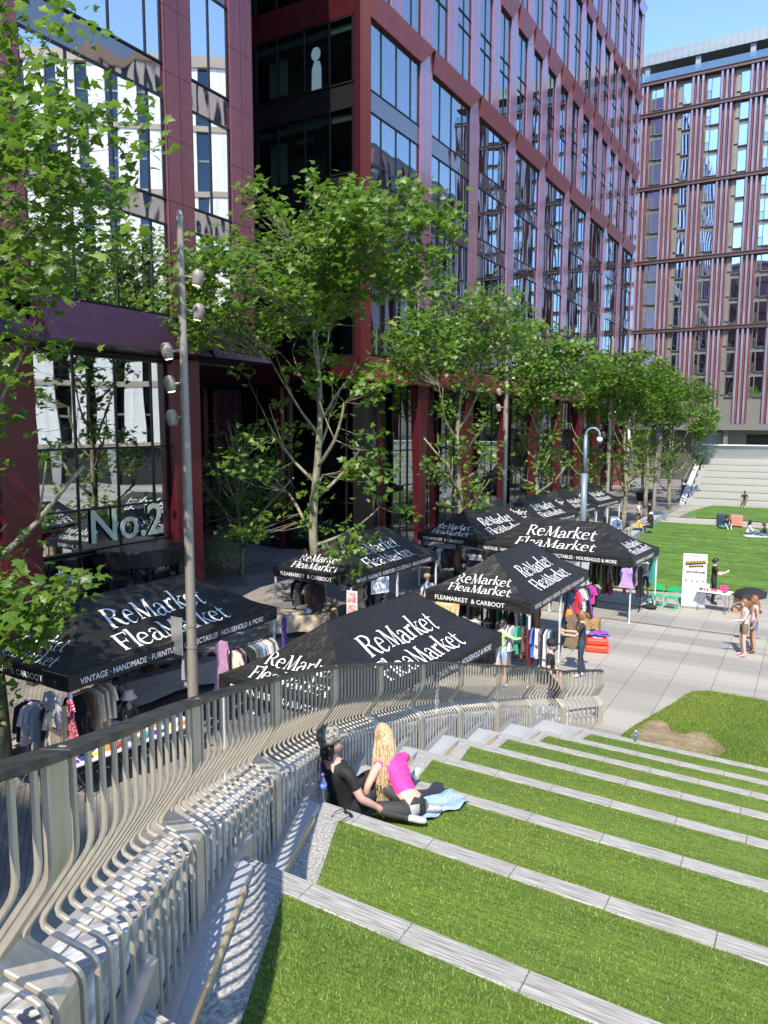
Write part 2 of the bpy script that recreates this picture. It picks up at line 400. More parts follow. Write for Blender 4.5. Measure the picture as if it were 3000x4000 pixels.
part('top_rail',M['rail'],fence,rail,bevel=.004)
def plates(m):
    for k in range(10,-1,-1):
        ya=KY[k+1]+.15 if k<10 else -2; yb=KY[k]+.15
        if k==0: yb=KY[0]
        P=[]; n=6
        for i in range(n+1):
            y=ya+(yb-ya)*i/n; x=fence_x(y); P.append((x,y))
        z=HS*(k+1)+.062
        poly=[(x+.075,y) for x,y in P]+[(x-.045,y) for x,y in P[::-1]]
        m.prism(poly,z-.16,z+.008)
part('base_plate',M['plate'],fence,plates)
# sloping white granite wall under the fence, with an outer side wall down to the plaza
def sweepwall(m,o0,o1,dz0,dz1,t0,t1,n,floor=None):
    vs=[];fs=[]
    for i in range(n+1):
        t=t0+(t1-t0)*i/n; q,T,nn,z=fpt(t)
        zb=floor if floor is not None else z+dz1
        for o,zz in ((o0,zb),(o1,zb),(o1,z+dz0),(o0,z+dz0)): vs.append((q[0]+nn[0]*o,q[1]+nn[1]*o,max(zz,0)))
    for i in range(n):
        for s in range(4): fs.append((i*4+s,(i+1)*4+s,(i+1)*4+(s+1)%4,i*4+(s+1)%4))
    fs.append((0,1,2,3)); fs.append((n*4+3,n*4+2,n*4+1,n*4)); m.add(vs,fs)
stair_wall=empty('granite_side_wall','sloping white granite wall under the bent bars of the steel fence','wall')
def capstones(m):
    t=.0
    while t<11.0:
        sweepwall(m,.035,.215,-.86,-1.0,t,min(t+.395,11),4); t+=.40
part('cap_stone',M['granite_white'],stair_wall,capstones,bevel=.006)
part('cap_ledge',M['granite_white'],stair_wall,lambda m:sweepwall(m,.222,.275,-.863,-1.0,0,11,60))
part('wall_body',M['granite_white'],stair_wall,lambda m:sweepwall(m,.05,.27,-1.003,0,0,11.3,60,floor=0))
part('outer_ledge',M['coping'],stair_wall,lambda m:sweepwall(m,.28,.42,-.95,0,0,11.2,60,floor=0))
# ---------------- main maroon office building ----------------
FX=-18.0
Y0,Y1=29.6,83.6
B=empty('office_building','tall maroon panelled office building with red flared bands and glass bays','building',(FX,Y0,0))
def P(name,mat,fn,parent=B,**k):
    m=MB(); fn(m)
    if parent is not None:
        l=parent
        off=Vector(l.location)
        while l.parent: l=l.parent; off=off+Vector(l.location)
        m.v=[(x-off.x,y-off.y,z-off.z) for x,y,z in m.v]
    return m.build(name,mat,parent,**k)
P('core',M['dark'],lambda m:(m.box(-60,-22.5,34,Y1-.3,9,48.6),m.box(-60,-24,36,Y1-.3,0,9)))
P('roof',M['frame'],lambda m:m.box(-60,FX-.05,Y0+.05,Y1-.05,48.2,48.9))
def slabs(m):
    for z in (9.0,12.9,16.72,20.55,24.4,28.3,32.2,36.0,39.8,43.9):
        m.box(-22.5,FX-.35,Y0+.35,Y1-.4,z-.18,z+.12)
        m.box(-28.0,-22.5,Y0+.35,34,z-.18,z+.12)
P('floor_slab',M['ceiling'],slabs)
P('end_wall',M['pier'],lambda m:m.box(-60,FX-.0,Y1-.02,Y1+.25,0,49.0))
tier=[(9.75,24.27),(25.35,31.62),(33.05,39.3),(40.4,47.9)]
# piers
for i in range(10):
    ye=Y0+6.03*i+ (0 if i else 0)
    if i==0: continue
    y1=min(ye+.02,Y1); y0=ye-1.25
    P('pier',M['pier'],lambda m:(m.extr([(y0,9.75),(y1,9.75),(y1,25.33),(y0,24.27)],0,FX-.45,FX)),bevel=.01)
for i in range(1,19):
    ye=Y0+3.015*i; y1=min(ye,Y1+.1); y0=ye-1.18
    P('upper_pier',M['pier'],lambda m:m.extr([(y0,25.36),(y1,25.36),(y1,48.0),(y0,48.0)],0,FX-.45,FX),bevel=.01)
def fband(m,ya,yb,z0,z1,cut,out=.16):
    # red flared band: flush at its top, tucked in at the foot, right end cut on the slant
    vs=[(FX+.06,ya,z0),(FX+.06,yb-cut,z0),(FX+out,yb,z1),(FX+out,ya,z1),(FX-.4,ya,z0),(FX-.4,yb-cut,z0),(FX-.4,yb,z1),(FX-.4,ya,z1)]
    m.add(vs,[(0,1,2,3),(7,6,5,4),(4,5,1,0),(5,6,2,1),(6,7,3,2),(7,4,0,3)])
for i in range(9):
    ya=Y0+6.03*i+.02; yb=min(Y0+6.03*(i+1),Y1)
    P('flared_band',M['band'],lambda m:fband(m,ya,yb,24.27,25.35,1.22))
for (z0,z1) in ((31.62,33.05),(39.3,40.4),(47.9,48.98)):
    for i in range(18):
        ya=Y0+3.015*i+.02; yb=Y0+3.015*(i+1)
        if z0>47: P('parapet_band',M['pier'],lambda m:fband(m,ya,yb,z0,z1,1.1,.3))
        else: P('upper_band',M['band'],lambda m:fband(m,ya,yb,z0,z1,1.15))
def window(ya,yb,z0,z1,mull,X=FX-.12,parent=B,gm='glass',blinds=(),rows=None):
    w=P('window',M[gm],lambda m:m.box(X-.02,X,ya,yb,z0,z1),parent)
    def fr(m):
        t=.06
        for y in [ya,*mull,yb-t]: m.box(X-.08,X+.035,y,y+t,z0,z1)
        for z in (z0,z1-t,*(rows or [])): m.box(X-.08,X+.05,ya+t*0,yb,z,z+t)
    m=MB(); fr(m); off=Vector(parent.location); m.v=[(x-off.x,y-off.y,z-off.z) for x,y,z in m.v]; m.build('frame',M['frame'],w)
    if blinds:
        m=MB()
        for (a,b,c,d) in blinds: m.box(X-.16,X-.14,a,b,c,d)
        m.v=[(x-off.x,y-off.y,z-off.z) for x,y,z in m.v]; m.build('blind',M['blind'],w)
    return w
rg=random.Random(11)
floors=[(21.33,24.25),(17.55,20.46),(13.73,16.66),(9.8,12.86)]
for i in range(9):
    ya=Y0+6.03*i+.03; yb=Y0+6.03*(i+1)-1.27
    mu=[ya+1.05,ya+2.45,ya+3.85]
    for z0,z1 in floors:
        bl=[]
        for a,b in zip([ya]+mu,mu+[yb]):
            if rg.random()<.55: h=rg.choice([.45,.6,.9,1.6,2.5]); bl.append((a+.1,b-.04,z1-h,z1-.05))
        window(ya,yb,z0,z1,mu,blinds=bl)
    for (z0,z1) in ((20.48,21.31),(16.68,17.53),(12.88,13.71)):
        def sp(m):
            m.box(FX-.16,FX-.10,ya,yb,z0,z1); 
        P('spandrel_panel',M['spandrel'],sp)
for i in range(18):
    ya=Y0+3.015*i+.01; yb=Y0+3.015*(i+1)-1.19
    for (z0,z1) in ((25.37,31.6),(33.07,39.28),(40.42,47.88)):
        zm=(z0+z1)/2
        bl=[(ya+.1,yb-.1,zm-.9,zm-.3)] if rg.random()<.4 else []
        window(ya,yb,z0,z1,[(ya+yb)/2-.03],rows=[zm-.45,zm+.35],blinds=bl,gm='glass')
# bottom fascia, soffit, columns and shop front
P('lower_fascia',M['band'],lambda m:(m.add([(FX+.02,Y0,9.73),(FX+.02,Y1,9.73),(FX+.14,Y1,8.62),(FX+.14,Y0,8.62),(FX-.4,Y0,9.73),(FX-.4,Y1,9.73),(FX-.4,Y1,8.62),(FX-.4,Y0,8.62)],[(0,3,2,1),(4,5,6,7),(0,1,5,4),(3,7,6,2),(0,4,7,3),(1,2,6,5)])))
P('soffit',M['frame'],lambda m:(m.box(-22.6,FX-.42,Y0+.4,Y1,8.62,8.8),m.box(-40,-22.6,29.6,36,8.62,8.8)))
for i in range(1,10):
    ye=Y0+6.03*i
    P('column',M['red'],lambda m:m.add([(FX-.45,ye-.75,0),(FX-.45,ye-.3,0),(FX-.05,ye-.3,0),(FX-.05,ye-.75,0),(FX-.5,ye-1.2,8.62),(FX-.5,ye-.05,8.62),(FX-.0,ye-.05,8.62),(FX-.0,ye-1.2,8.62)],[(0,3,2,1),(4,5,6,7),(0,1,5,4),(1,2,6,5),(2,3,7,6),(3,0,4,7)]),bevel=.01)
for i in range(9):
    ya=Y0+1.9+6.03*i-(1.9 if i else 0); yb=min(Y0+6.03*(i+1),Y1-.3)
    mu=[ya+(yb-ya)*k/5 for k in range(1,5)]
    window(ya,yb,.1,8.55,mu,X=FX-1.3,gm='glass_low',rows=[3.3,5.2])
P('interior_back',M['dark'],lambda m:m.box(-24.2,-24,31.9,Y1,0,8.6))
P('interior_wall_light',M['ceiling'],lambda m:[m.box(-23.9,-23.85,33+6.03*i,35.5+6.03*i,3.4,5.6) for i in range(8)])
# corner pier and return wall towards the courtyard
def corner(m):
    m.add([(FX,Y0,9),(FX-.45,Y0-.12,9),(FX-.62,Y0-.02,9),(FX-1.0,Y0+.2,9),(FX-1.0,Y0+.6,9),(FX,Y0+.05,9),
           (FX,Y0,48.9),(FX-.45,Y0-.12,48.9),(FX-.62,Y0-.02,48.9),(FX-1.0,Y0+.2,48.9),(FX-1.0,Y0+.6,48.9),(FX,Y0+.05,48.9)],
          [(5,4,3,2,1,0),(6,7,8,9,10,11)]+[(i,(i+1)%6,6+(i+1)%6,6+i) for i in range(6)])
P('corner_pier',M['redx'],corner)
RY=Y0+.2
def rband(m,z0,z1):
    m.add([(-30,RY-.05,z0),(FX-.95,RY-.05,z0),(FX-.5,RY-.3,z1),(-30,RY-.3,z1),(-30,RY+.3,z0),(FX-.95,RY+.3,z0),(FX-.5,RY+.3,z1),(-30,RY+.3,z1)],[(0,1,2,3),(7,6,5,4),(4,5,1,0),(5,6,2,1),(6,7,3,2),(7,4,0,3)])
for z0,z1 in ((24.75,25.85),(31.9,33.05),(39.3,40.4),(47.9,48.9),(8.75,9.75)):
    P('return_band',M['redx'],lambda m:rband(m,z0,z1))
def rwindow(xa,xb,z0,z1,mull,gm='glass_dark',Yp=RY,rows=()):
    w=P('window',M[gm],lambda m:m.box(xa,xb,Yp,Yp+.02,z0,z1))
    m=MB(); t=.07
    for x in [xa,*mull,xb-t]: m.box(x,x+t,Yp-.05,Yp+.08,z0,z1)
    for z in (z0,z1-t,*rows): m.box(xa,xb,Yp-.06,Yp+.08,z,z+t)
    m.v=[(x-FX,y-Y0,z) for x,y,z in m.v]; m.build('frame',M['frame'],w); return w
def rfloor(z0,z1):
    rwindow(-24.6,FX-1.0,z0,z1,[-23.35,-21.75,-20.35])
    rwindow(-30,-24.62,z0,z1,[-28.4,-26.6])
for z0,z1 in ((21.9,24.73),(18.0,20.9),(13.9,16.9),(9.8,12.9),(25.9,28.6),(29.2,31.85),(33.1,36),(36.8,39.25),(40.5,43.6),(44.4,47.85)): rfloor(z0,z1)
for a,b in ((20.92,21.88),(16.92,17.98),(12.92,13.88),(28.62,29.18),(36.02,36.78),(43.62,44.38)): P('return_spandrel',M['frame'],lambda m:m.box(-30,FX-1.0,RY-.01,RY+.05,a,b))
P('interior_light_panel',M['blind'],lambda m:[m.box(a,b,RY+.9,RY+.94,c,d) for a,b,c,d in ((-24.5,-23.4,22.6,24.6),(-23.2,-21.9,24.2,24.6),(-21.6,-20.5,24.2,24.6),(-20.3,-19.1,24.2,24.6),(-24.5,-23.5,18.1,20.8),(-23.1,-21.9,20.2,20.7),(-20.3,-19.2,20.4,20.8),(-24.4,-23.5,14.2,16.8))])
P('lounge_wall',M['ceiling'],lambda m:(m.box(-24.5,-22,RY+2.2,RY+2.25,9.8,24.7),m.box(-21.9,-19.3,RY+3.2,RY+3.25,9.8,20)))
# pale figure decal on the return window (generic standing silhouette)
def figure(m):
    x,z=-21.05,21.98; Yp=RY-.02
    def poly(p): m.extr([(x+a,z+b) for a,b in p],1,Yp-.006,Yp)
    poly([(.26*math.cos(a)*(1+.08*math.sin(a*9)),1.55+.3*math.sin(a)*(1+.08*math.sin(a*7))) for a in [i*math.pi/9 for i in range(18)]])
    poly([(-.25,0),(.3,0),(.3,.9),(.2,1.22),(-.1,1.25),(-.22,.9)])
P('figure_decal',M['blind'],figure)
# recessed ground floor of the return wall
rwindow(-34,-19.4,.1,8.6,[-32,-30,-28,-26.4,-24.3,-22.2,-20.6],gm='glass_low',Yp=31.5,rows=[2.6,4.6])
for x in (-24.4,-29.8):
    P('column',M['red'],lambda m:m.box(x-.35,x+.1,31.0,31.3,0,8.6),bevel=.01)
P('plinth',M['frame'],lambda m:m.box(-34,-19.2,31.35,31.49,0,.5))
P('corner_column',M['frame'],lambda m:m.box(-19.6,-18.95,30.6,31.4,0,8.6))
# ---------------- No.2 building ----------------
N2=empty('entrance_building','maroon building with mirror glass and large entrance lettering behind the left tents','building',(-18.1,17,0))
def Q(*a,**k): return P(*a,parent=N2,**k)
Q('core',M['dark'],lambda m:(m.box(-60,-21.5,-30,21.2,0,40),m.box(-60,-18.6,20.9,21.6,9.9,40.5),m.box(-60,-18.2,-30,21.6,40,40.6)))
SHADE=empty('shade_block','tall plain office tower behind the viewpoint, outside the picture','building',(-30,-35,0))  # unseen block, added only to throw shade over the left tents
P('core',M['pier_n2'],lambda m:m.box(-60,5,-45,-32,0,49),SHADE)
P('floor_band',M['frame'],lambda m:[m.box(-60.1,5.1,-45.1,-31.9,z,z+.4) for z in range(4,49,4)],SHADE)
Q('gap_shade_block',M['pier'],lambda m:m.box(-70,-36,21.6,34,0,46))  # unseen block added to keep sunlight out of the courtyard gap
XN=-18.1
for a,b in ((17.53,18.7),(20.54,21.72),(11.42,12.6),(5.3,6.5),(-.8,.4),(-7,-5.8)):
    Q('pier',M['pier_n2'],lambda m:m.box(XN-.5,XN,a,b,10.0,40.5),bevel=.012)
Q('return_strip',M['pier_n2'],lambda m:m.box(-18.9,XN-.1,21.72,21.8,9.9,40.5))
for (ya,yb,mu) in ((12.62,17.51,[14.02,15.5,16.85]),(18.72,20.52,[19.57]),(6.52,11.4,[7.9,9.4,10.8]),(.42,5.28,[1.8,3.3,4.7]),(-5.78,-.82,[-4.4,-2.9])):
    for z0,z1 in ((10.02,12.88),(13.6,16.7),(17.62,20.6),(21.4,24.4),(25.3,28.3),(29.1,32.1),(33,36),(36.8,40)):
        w=window(ya,yb,z0,z1,mu,X=XN-.1,parent=N2,gm='glass_n2')
    for a,b in ((12.9,13.58),(16.72,17.6),(20.62,21.38),(24.42,25.28),(28.32,29.08),(32.12,32.98)):
        Q('spandrel_panel',M['spandrel'],lambda m:m.box(XN-.14,XN-.1,ya,yb,a,b))
def canopy(m,ya,yb,la,ra):
    xo=XN+.75
    m.add([(XN+.03,ya,10.0),(XN+.03,yb,10.0),(xo,yb+ra,8.8),(xo,ya-la,8.8),(XN-.5,ya,10.0),(XN-.5,yb,10.0),(XN-.5,yb+ra,8.7),(XN-.5,ya-la,8.7)],
          [(0,3,2,1),(4,5,6,7),(0,1,5,4),(3,7,6,2),(0,4,7,3),(1,2,6,5)])
for ya,yb,la,ra in ((12.62,17.52,.0,1.1),(18.72,20.54,0,1.1),(6.52,11.42,0,1.15),(.42,5.3,0,1.15)):
    Q('canopy_panel',M['purple'],lambda m:canopy(m,ya,yb,la,ra))
Q('soffit',M['frame'],lambda m:m.box(-21,XN-.3,-7,21.6,8.62,8.7))
for a,b in ((17.5,18.72),(11.45,12.58),(5.3,6.5),(-.8,.4)):
    Q('column',M['red'],lambda m:m.add([(XN-.6,a,0),(XN-.6,b,0),(XN-.02,b,0),(XN-.02,a+.1,0),(XN-.6,a,8.7),(XN-.6,b,8.7),(XN+.0,b,8.7),(XN+.0,a,8.7)],[(0,3,2,1),(4,5,6,7),(0,1,5,4),(1,2,6,5),(2,3,7,6),(3,0,4,7)]),bevel=.01)
for ya,yb,mu in ((12.6,17.48,[14.0,15.46,16.86]),(6.5,11.43,[7.9,9.4,10.8]),(.4,5.28,[1.8,3.3,4.7])):
    window(ya,yb,2.85,8.6,mu,X=XN-.35,parent=N2,gm='glass_low2',rows=[4.07,5.85])
    window(ya,yb,.05,2.8,mu[:1],X=XN-.35,parent=N2,gm='glass_dark')
Q('side_glass',M['glass_dark'],lambda m:m.box(-21.3,-18.7,18.74,18.78,0,8.6))
Q('lobby_wall',M['dark'],lambda m:m.box(-21.4,-21.2,0,18.7,0,8.6))
def drum(m):
    m.lathe([(1.45,2.35),(1.47,2.37),(1.47,2.8),(1.42,2.86),(.05,2.87)],(-18.2,15.9,0),28)
Q('door_canopy',M['frame'],drum)
Q('revolving_door',M['glass_dark'],lambda m:m.lathe([(1.38,.03),(1.38,2.36)],(-18.2,15.9,0),20))
Q('door_post',M['frame'],lambda m:[m.box(-18.2+1.4*math.cos(a)-.04,-18.2+1.4*math.cos(a)+.04,15.9+1.4*math.sin(a)-.04,15.9+1.4*math.sin(a)+.04,0,2.36) for a in (-1.3,-.5,.3,1.2)])
# text from the built-in font, as mesh
def text_mesh(s,size,align='LEFT',depth=.0,bold=0.0,space=1.0):
    cu=bpy.data.curves.new("lettering",'FONT'); cu.body=s; cu.size=size; cu.align_x=align; cu.extrude=depth; cu.offset=bold; cu.space_character=space; cu.resolution_u=3
    o=bpy.data.objects.new("lettering",cu); col.objects.link(o)
    dg=bpy.context.evaluated_depsgraph_get(); me=bpy.data.meshes.new_from_object(o.evaluated_get(dg))
    v=[tuple(x.co) for x in me.vertices]; f=[tuple(p.vertices) for p in me.polygons]
    bpy.data.objects.remove(o); bpy.data.curves.remove(cu); bpy.data.meshes.remove(me)
    return v,f
def put_text(name,s,size,origin,ux,uz,mat,parent=None,**k):
    v,f=text_mesh(s,size,**k); ux=Vector(ux).normalized(); uz=Vector(uz).normalized(); un=ux.cross(uz); o=Vector(origin)
    m=MB(); m.add([tuple(o+ux*a+uz*b+un*c) for a,b,c in v],f); return m.build(name,mat,parent)
M['sign_white']=plain('white_sign_paint',(.75,.78,.72),.5,var=.03)
o=put_text('building_number','No.2',1.42,(XN-.28+18.1,14.28-17,3.08),(0,1,0),(0,0,1),plain('pale_vinyl',(.38,.44,.38),.5,var=.03),N2,depth=.01,bold=.012)
# ---------------- far building with terracotta fins ----------------
FB=empty('apartment_building','far apartment block with dark red fins and stacked windows','building',(0,95,0))
def F(*a,**k): return P(*a,parent=FB,**k)
M['fin']=plain('glazed_red_terracotta',(.30,.12,.11),.25,.0,.25,3,Coat_Weight=.5)
M['fin_sky']=plain('sky_tinted_terracotta',(.24,.235,.33),.2,.1,.25,3,Coat_Weight=.6)  # sky reflected in the fin faces, put into the base colour as violet
M['bronze']=plain('bronze_cladding',(.20,.195,.175),.45,.4,.1,2)
M['bandfar']=plain('bronze_red_band',(.12,.075,.07),.35,.3,.1,2)
M['zinc']=plain('zinc_cladding',(.22,.25,.27),.45,.5,.1,2)
XF0,XF1=-20.4,8.0
F('core',M['bronze'],lambda m:(m.box(XF0,XF1,95.25,112,6.1,46.0),m.box(XF0,XF1,97.2,112,0,6.1),m.box(XF0,XF1,98,112,46,48.2)))
bz=[46.18,42.65,34.4,25.93,17.87]
for z in bz: F('floor_band',M['bandfar'],lambda m:(m.box(XF0-.1,XF1,94.55,95.3,z-.28,z+.05),m.box(XF0-.1,XF1,94.45,95.3,z+.05,z+.16)),bevel=.02)
F('ground_band',M['bronze'],lambda m:m.box(XF0-.1,XF1,94.6,95.3,6.1,6.8))
tiers=[(42.82,45.88),(34.57,42.35),(26.1,34.1),(18.05,25.62),(6.82,17.58)]
gx=-20.9
groups=[]
while gx<XF1-1: groups.append(gx); gx+=3.02
for g in groups:
    for z0,z1 in tiers:
        def fin(m):
            m.mi=0
            for k in range(3):
                x=g+.52*k
                # one pleat: violet face with sky reflection painted in, red curved face
                pts=[(x,95.24),(x+.06,94.72),(x+.17,94.70)]
                m.mi=1; m.prism([(x,95.26),(x+.05,94.66),(x+.27,94.64),(x+.28,95.26)],z0,z1)
                m.mi=0
                arc=[(x+.282+.20*i/5, 94.78+.34*math.sin(math.pi*i/5)**.8) for i in range(6)]
                m.prism(arc+[(x+.482,95.27),(x+.282,95.27)],z0,z1)
        F('fin_panel',[M['fin'],M['fin_sky']],fin)
M['flat_glass']=glass_mat('flat_window_glass',(.8,.9,1),.72,.02,.02,.3)
zs=[]; z=43.0
while z>7: zs.append(z); z-=2.775 if z>42 or True else 0
rq=random.Random(5)
cw=0
for gi,g in enumerate(groups[:-1]):
    xa=g+1.56; xb=g+3.02
    for zi,z in enumerate(zs[:14]):
        if cw>=98: break
        sd=(gi%2)
        def wn_(m):
            m.box(xa+.56,xb-.05,95.08,95.10,z+.2,z+2.5)
        w=F('window',M['flat_glass'],wn_); cw+=1
        def fr(m):
            t=.06; a,b=xa+.52,xb-.01
            for x in (a,b-t): m.box(x,x+t,95.02,95.14,z+.2,z+2.5)
            for q in (z+.2,z+2.44): m.box(a,b,95.02,95.14,q,q+t)
            if sd==0:
                for x in (xa+.05,xa+.48): m.box(x,x+t,95.02,95.2,z+.2,z+2.5)
                for k in range(6): m.box(xa+.1+k*.08,xa+.115+k*.08,94.95,94.97,z+.2,z+1.15)
                m.box(xa+.05,xa+.56,94.94,94.98,z+1.13,z+1.17)
            else:
                m.box(xa+.08,xa+.48,95.1,95.2,z+.5,z+2.2)
        m=MB(); fr(m); m.v=[(x,y-95,zz) for x,y,zz in m.v]; m.build('frame',M['bronze'],w)
        if sd==0:
            m=MB(); m.box(xa+.11,xa+.48,.12,.13,z+.26,z+2.44); m.build('side_pane',M['flat_glass'],w)
        if rq.random()<.45:
            m=MB(); m.box(xa+.66,xb-.12,.13,.15,z+rq.choice([.3,.9,1.5]),z+2.4); m.build('curtain',M['blind'],w)
F('roof_parapet',M['zinc'],lambda m:(m.box(XF0-.2,XF1,94.6,98,48.13,49.45),[m.box(XF0+k*.72,XF0+.07+k*.72,94.54,94.62,48.15,49.45) for k in range(39)]))
F('roof_column',M['zinc'],lambda m:[m.box(x,x+.55,94.9,95.5,46.2,48.13) for x in (-20.1,-14.6,-9.0,-3.4,2.2)])
F('terrace_wall',M['concrete'],lambda m:[m.box(XF0+.1+k*.95,XF0+1.02+k*.95,97.9,98,46.2,48.1) for k in range(29)])
F('balustrade',M['clear'],lambda m:m.box(XF0,XF1,94.62,94.64,46.35,47.15))
for a,b in ((-13.5,-10.2),(-7.3,-2.5),(-1,4)): F('ground_glazing',M['glass_dark'],lambda m:m.box(a,b,97.15,97.19,.4,5.6))
F('pale_wall_panel',M['blind'],lambda m:m.box(-13.2,-9.9,96.9,97.1,3.4,5.8))
F('ribbed_cladding',M['bronze'],lambda m:[m.box(-17+k*.12,-16.94+k*.12,96.9,97.2,0,6.05) for k in range(60)])
for x in (-20.2,-16.9,-9.6,-1.9): F('pier',M['bronze'],lambda m:m.box(x,x+.5,95.2,95.8,0,6.1))
# ---------------- buildings across the square (outside the frame, seen in the glass) ----------------
M['tower_white']=panel_mat('white_panel_wall',(.82,.81,.78),(.5,.5,.5),(1,.9,0),(2,1.4,0),rough=.6,metal=0)
M['stone_tan']=plain('tan_stone_band',(.42,.35,.28),.7)
TW=empty('white_tower','white panelled apartment tower across the square, seen mirrored in the glass','building',(22,30,0)); TW_POSE=((30,55,0),R(53))
def Tt(*a,**k): return P(*a,parent=TW,**k)
Tt('core',M['dark'],lambda m:m.box(22.4,38,-4.8,46.5,0,44))
ys=-20
yy=-20.0; pw=MB(); 
for k in range(5,22):
    y=-20+k*3.06
    pw.box(22,22.45,y,y+1.9,4.4,43.6)
pw.v=[(x-22,y-30,z) for x,y,z in pw.v]; pw.build('wall_panel',M['tower_white'],TW)
Tt('tan_band',M['stone_tan'],lambda m:[m.box(21.9,22.5,-4.8,46.5,z,z+.55) for z in (4.0,10.6,17.3,24,30.6,37.2)]+[m.box(21.8,22.6,-4.8,46.5,43.5,44.6)])
Tt('window_strip',M['glass_dark'],lambda m:[m.box(22.3,22.34,-18.05+k*3.06,-17.0+k*3.06,4.6,43.4) for k in range(5,21)])
Tt('window_rail',M['zinc'],lambda m:[m.box(22.2,22.4,-4.8,46.5,z,z+.22) for z in np.arange(7.5,43,3.33)])
Tt('ground_column',M['concrete'],lambda m:[m.box(22,22.5,-19+k*6.1,-18+k*6.1,0,4.2) for k in range(3,11)])
TW.location=TW_POSE[0]; TW.rotation_euler=(0,0,TW_POSE[1])
RB=empty('red_fin_tower','dark red apartment tower seen only mirrored in the office glass','building',(20,110,0))
P('core',M['bronze'],lambda m:m.box(20.5,44,92,190,0,46),RB)
P('fin_panel',M['fin'],lambda m:[m.box(19.9,20.55,93+k*3.0,94.6+k*3.0,3,45) for k in range(32)],RB)
P('floor_band',M['bandfar'],lambda m:[m.box(19.8,20.6,92,190,z,z+.35) for z in (9,17.8,26,34.4,42.6)],RB)
# ---------------- trees ----------------
def bark():
    t=NT('plane_tree_bark'); n=t.noise(9,5,t.pos((1,1,.35),obj=True)); t.col(t.ramp(n,[(.32,(.10,.10,.055)),(.5,(.22,.20,.13)),(.7,(.33,.30,.22))])); t.bump(n,.4,.02); return t.set(.85)
M['bark']=bark()
def leafm(name,c1,c2,c3):
    t=NT(name); oi=t.nd("NewGeometry"); r=t.ramp(oi.outputs["Random Per Island"],[(.0,c1),(.55,c2),(.93,c2),(1,c3)])
    t.col(r); t.set(.42)
    tl=t.nd("BsdfTranslucent"); mm=t.mix(r,(.9,1.0,.25),.55,'MULTIPLY'); 
    g=t.nd("Mix"); g.data_type='RGBA'; g.blend_type='ADD'; g.inputs[0].default_value=1; t.l.new(mm,g.inputs[6]); t.l.new(r,g.inputs[7]); t.l.new(g.outputs[2],tl.inputs[0])
    mx=t.nd("MixShader"); mx.inputs[0].default_value=.42; t.l.new(t.b.outputs[0],mx.inputs[1]); t.l.new(tl.outputs[0],mx.inputs[2]); t.l.new(mx.outputs[0],t.out.inputs[0])
    return t.m
M['leaf']=leafm('plane_leaf',(.055,.115,.014),(.11,.20,.023),(.27,.36,.08))
M['leaf_dark']=leafm('dark_shrub_leaf',(.05,.10,.02),(.09,.17,.04),(.18,.26,.09))
M['leaf_grey']=leafm('variegated_leaf',(.09,.11,.05),(.16,.18,.10),(.4,.4,.3))
MAPLE=[(0,-.10),(.16,-.02),(.46,-.06),(.34,.14),(.52,.36),(.25,.40),(.20,.52),(0,.92),(-.20,.52),(-.25,.40),(-.52,.36),(-.34,.14),(-.46,-.06),(-.16,-.02)]
OVAL=[(0,0),(.28,.25),(.24,.65),(0,1),(-.24,.65),(-.28,.25)]
SIMPLE=[(0,-.05),(.45,.0),(.42,.38),(0,.9),(-.42,.38),(-.45,.0)]
def leaves_mesh(C, size, seed, shape=MAPLE, up=.55, jitter=.35):
    """C: leaf centres (n,3); outdir: outward direction"""
    r=np.random.default_rng(seed); n=len(C)
    base=np.array(shape); k=len(base)
    tmpl=np.zeros((k+1,3)); tmpl[1:,:2]=base; tmpl[0]=(0,.22,.06); tmpl[1:,2]=-.16*np.linalg.norm(base-np.array([0,.22]),axis=1)**2
    nrm=r.normal(size=(n,3)); nrm/=np.linalg.norm(nrm,axis=1)[:,None]; nrm=nrm*(1-up)+np.array([0,-.25,1])*up; nrm/=np.linalg.norm(nrm,axis=1)[:,None]
    a=r.normal(size=(n,3)); a[:,2]-=.5; tx=np.cross(nrm,a); tx/=np.linalg.norm(tx,axis=1)[:,None]; ty=np.cross(nrm,tx)
    s=size*(.6+.6*r.random(n))[:,None,None]
    V=C[:,None,:]+s*(tmpl[None,:,0:1]*tx[:,None,:]+tmpl[None,:,1:2]*ty[:,None,:]+tmpl[None,:,2:3]*nrm[:,None,:])
    V=V.reshape(-1,3)
    idx=np.array([[0,i+1,(i+1)%k+1] for i in range(k)]); F=(idx[None]+ (np.arange(n)*(k+1))[:,None,None]).reshape(-1,3)
    me=bpy.data.meshes.new("leaves"); me.vertices.add(len(V)); me.vertices.foreach_set("co",V.astype(np.float32).ravel())
    me.loops.add(len(F)*3); me.loops.foreach_set("vertex_index",F.astype(np.int32).ravel()); me.polygons.add(len(F))
    me.polygons.foreach_set("loop_start",np.arange(0,len(F)*3,3,dtype=np.int32)); me.polygons.foreach_set("loop_total",np.full(len(F),3,dtype=np.int32))
    me.update(calc_edges=True); me.validate(); return me
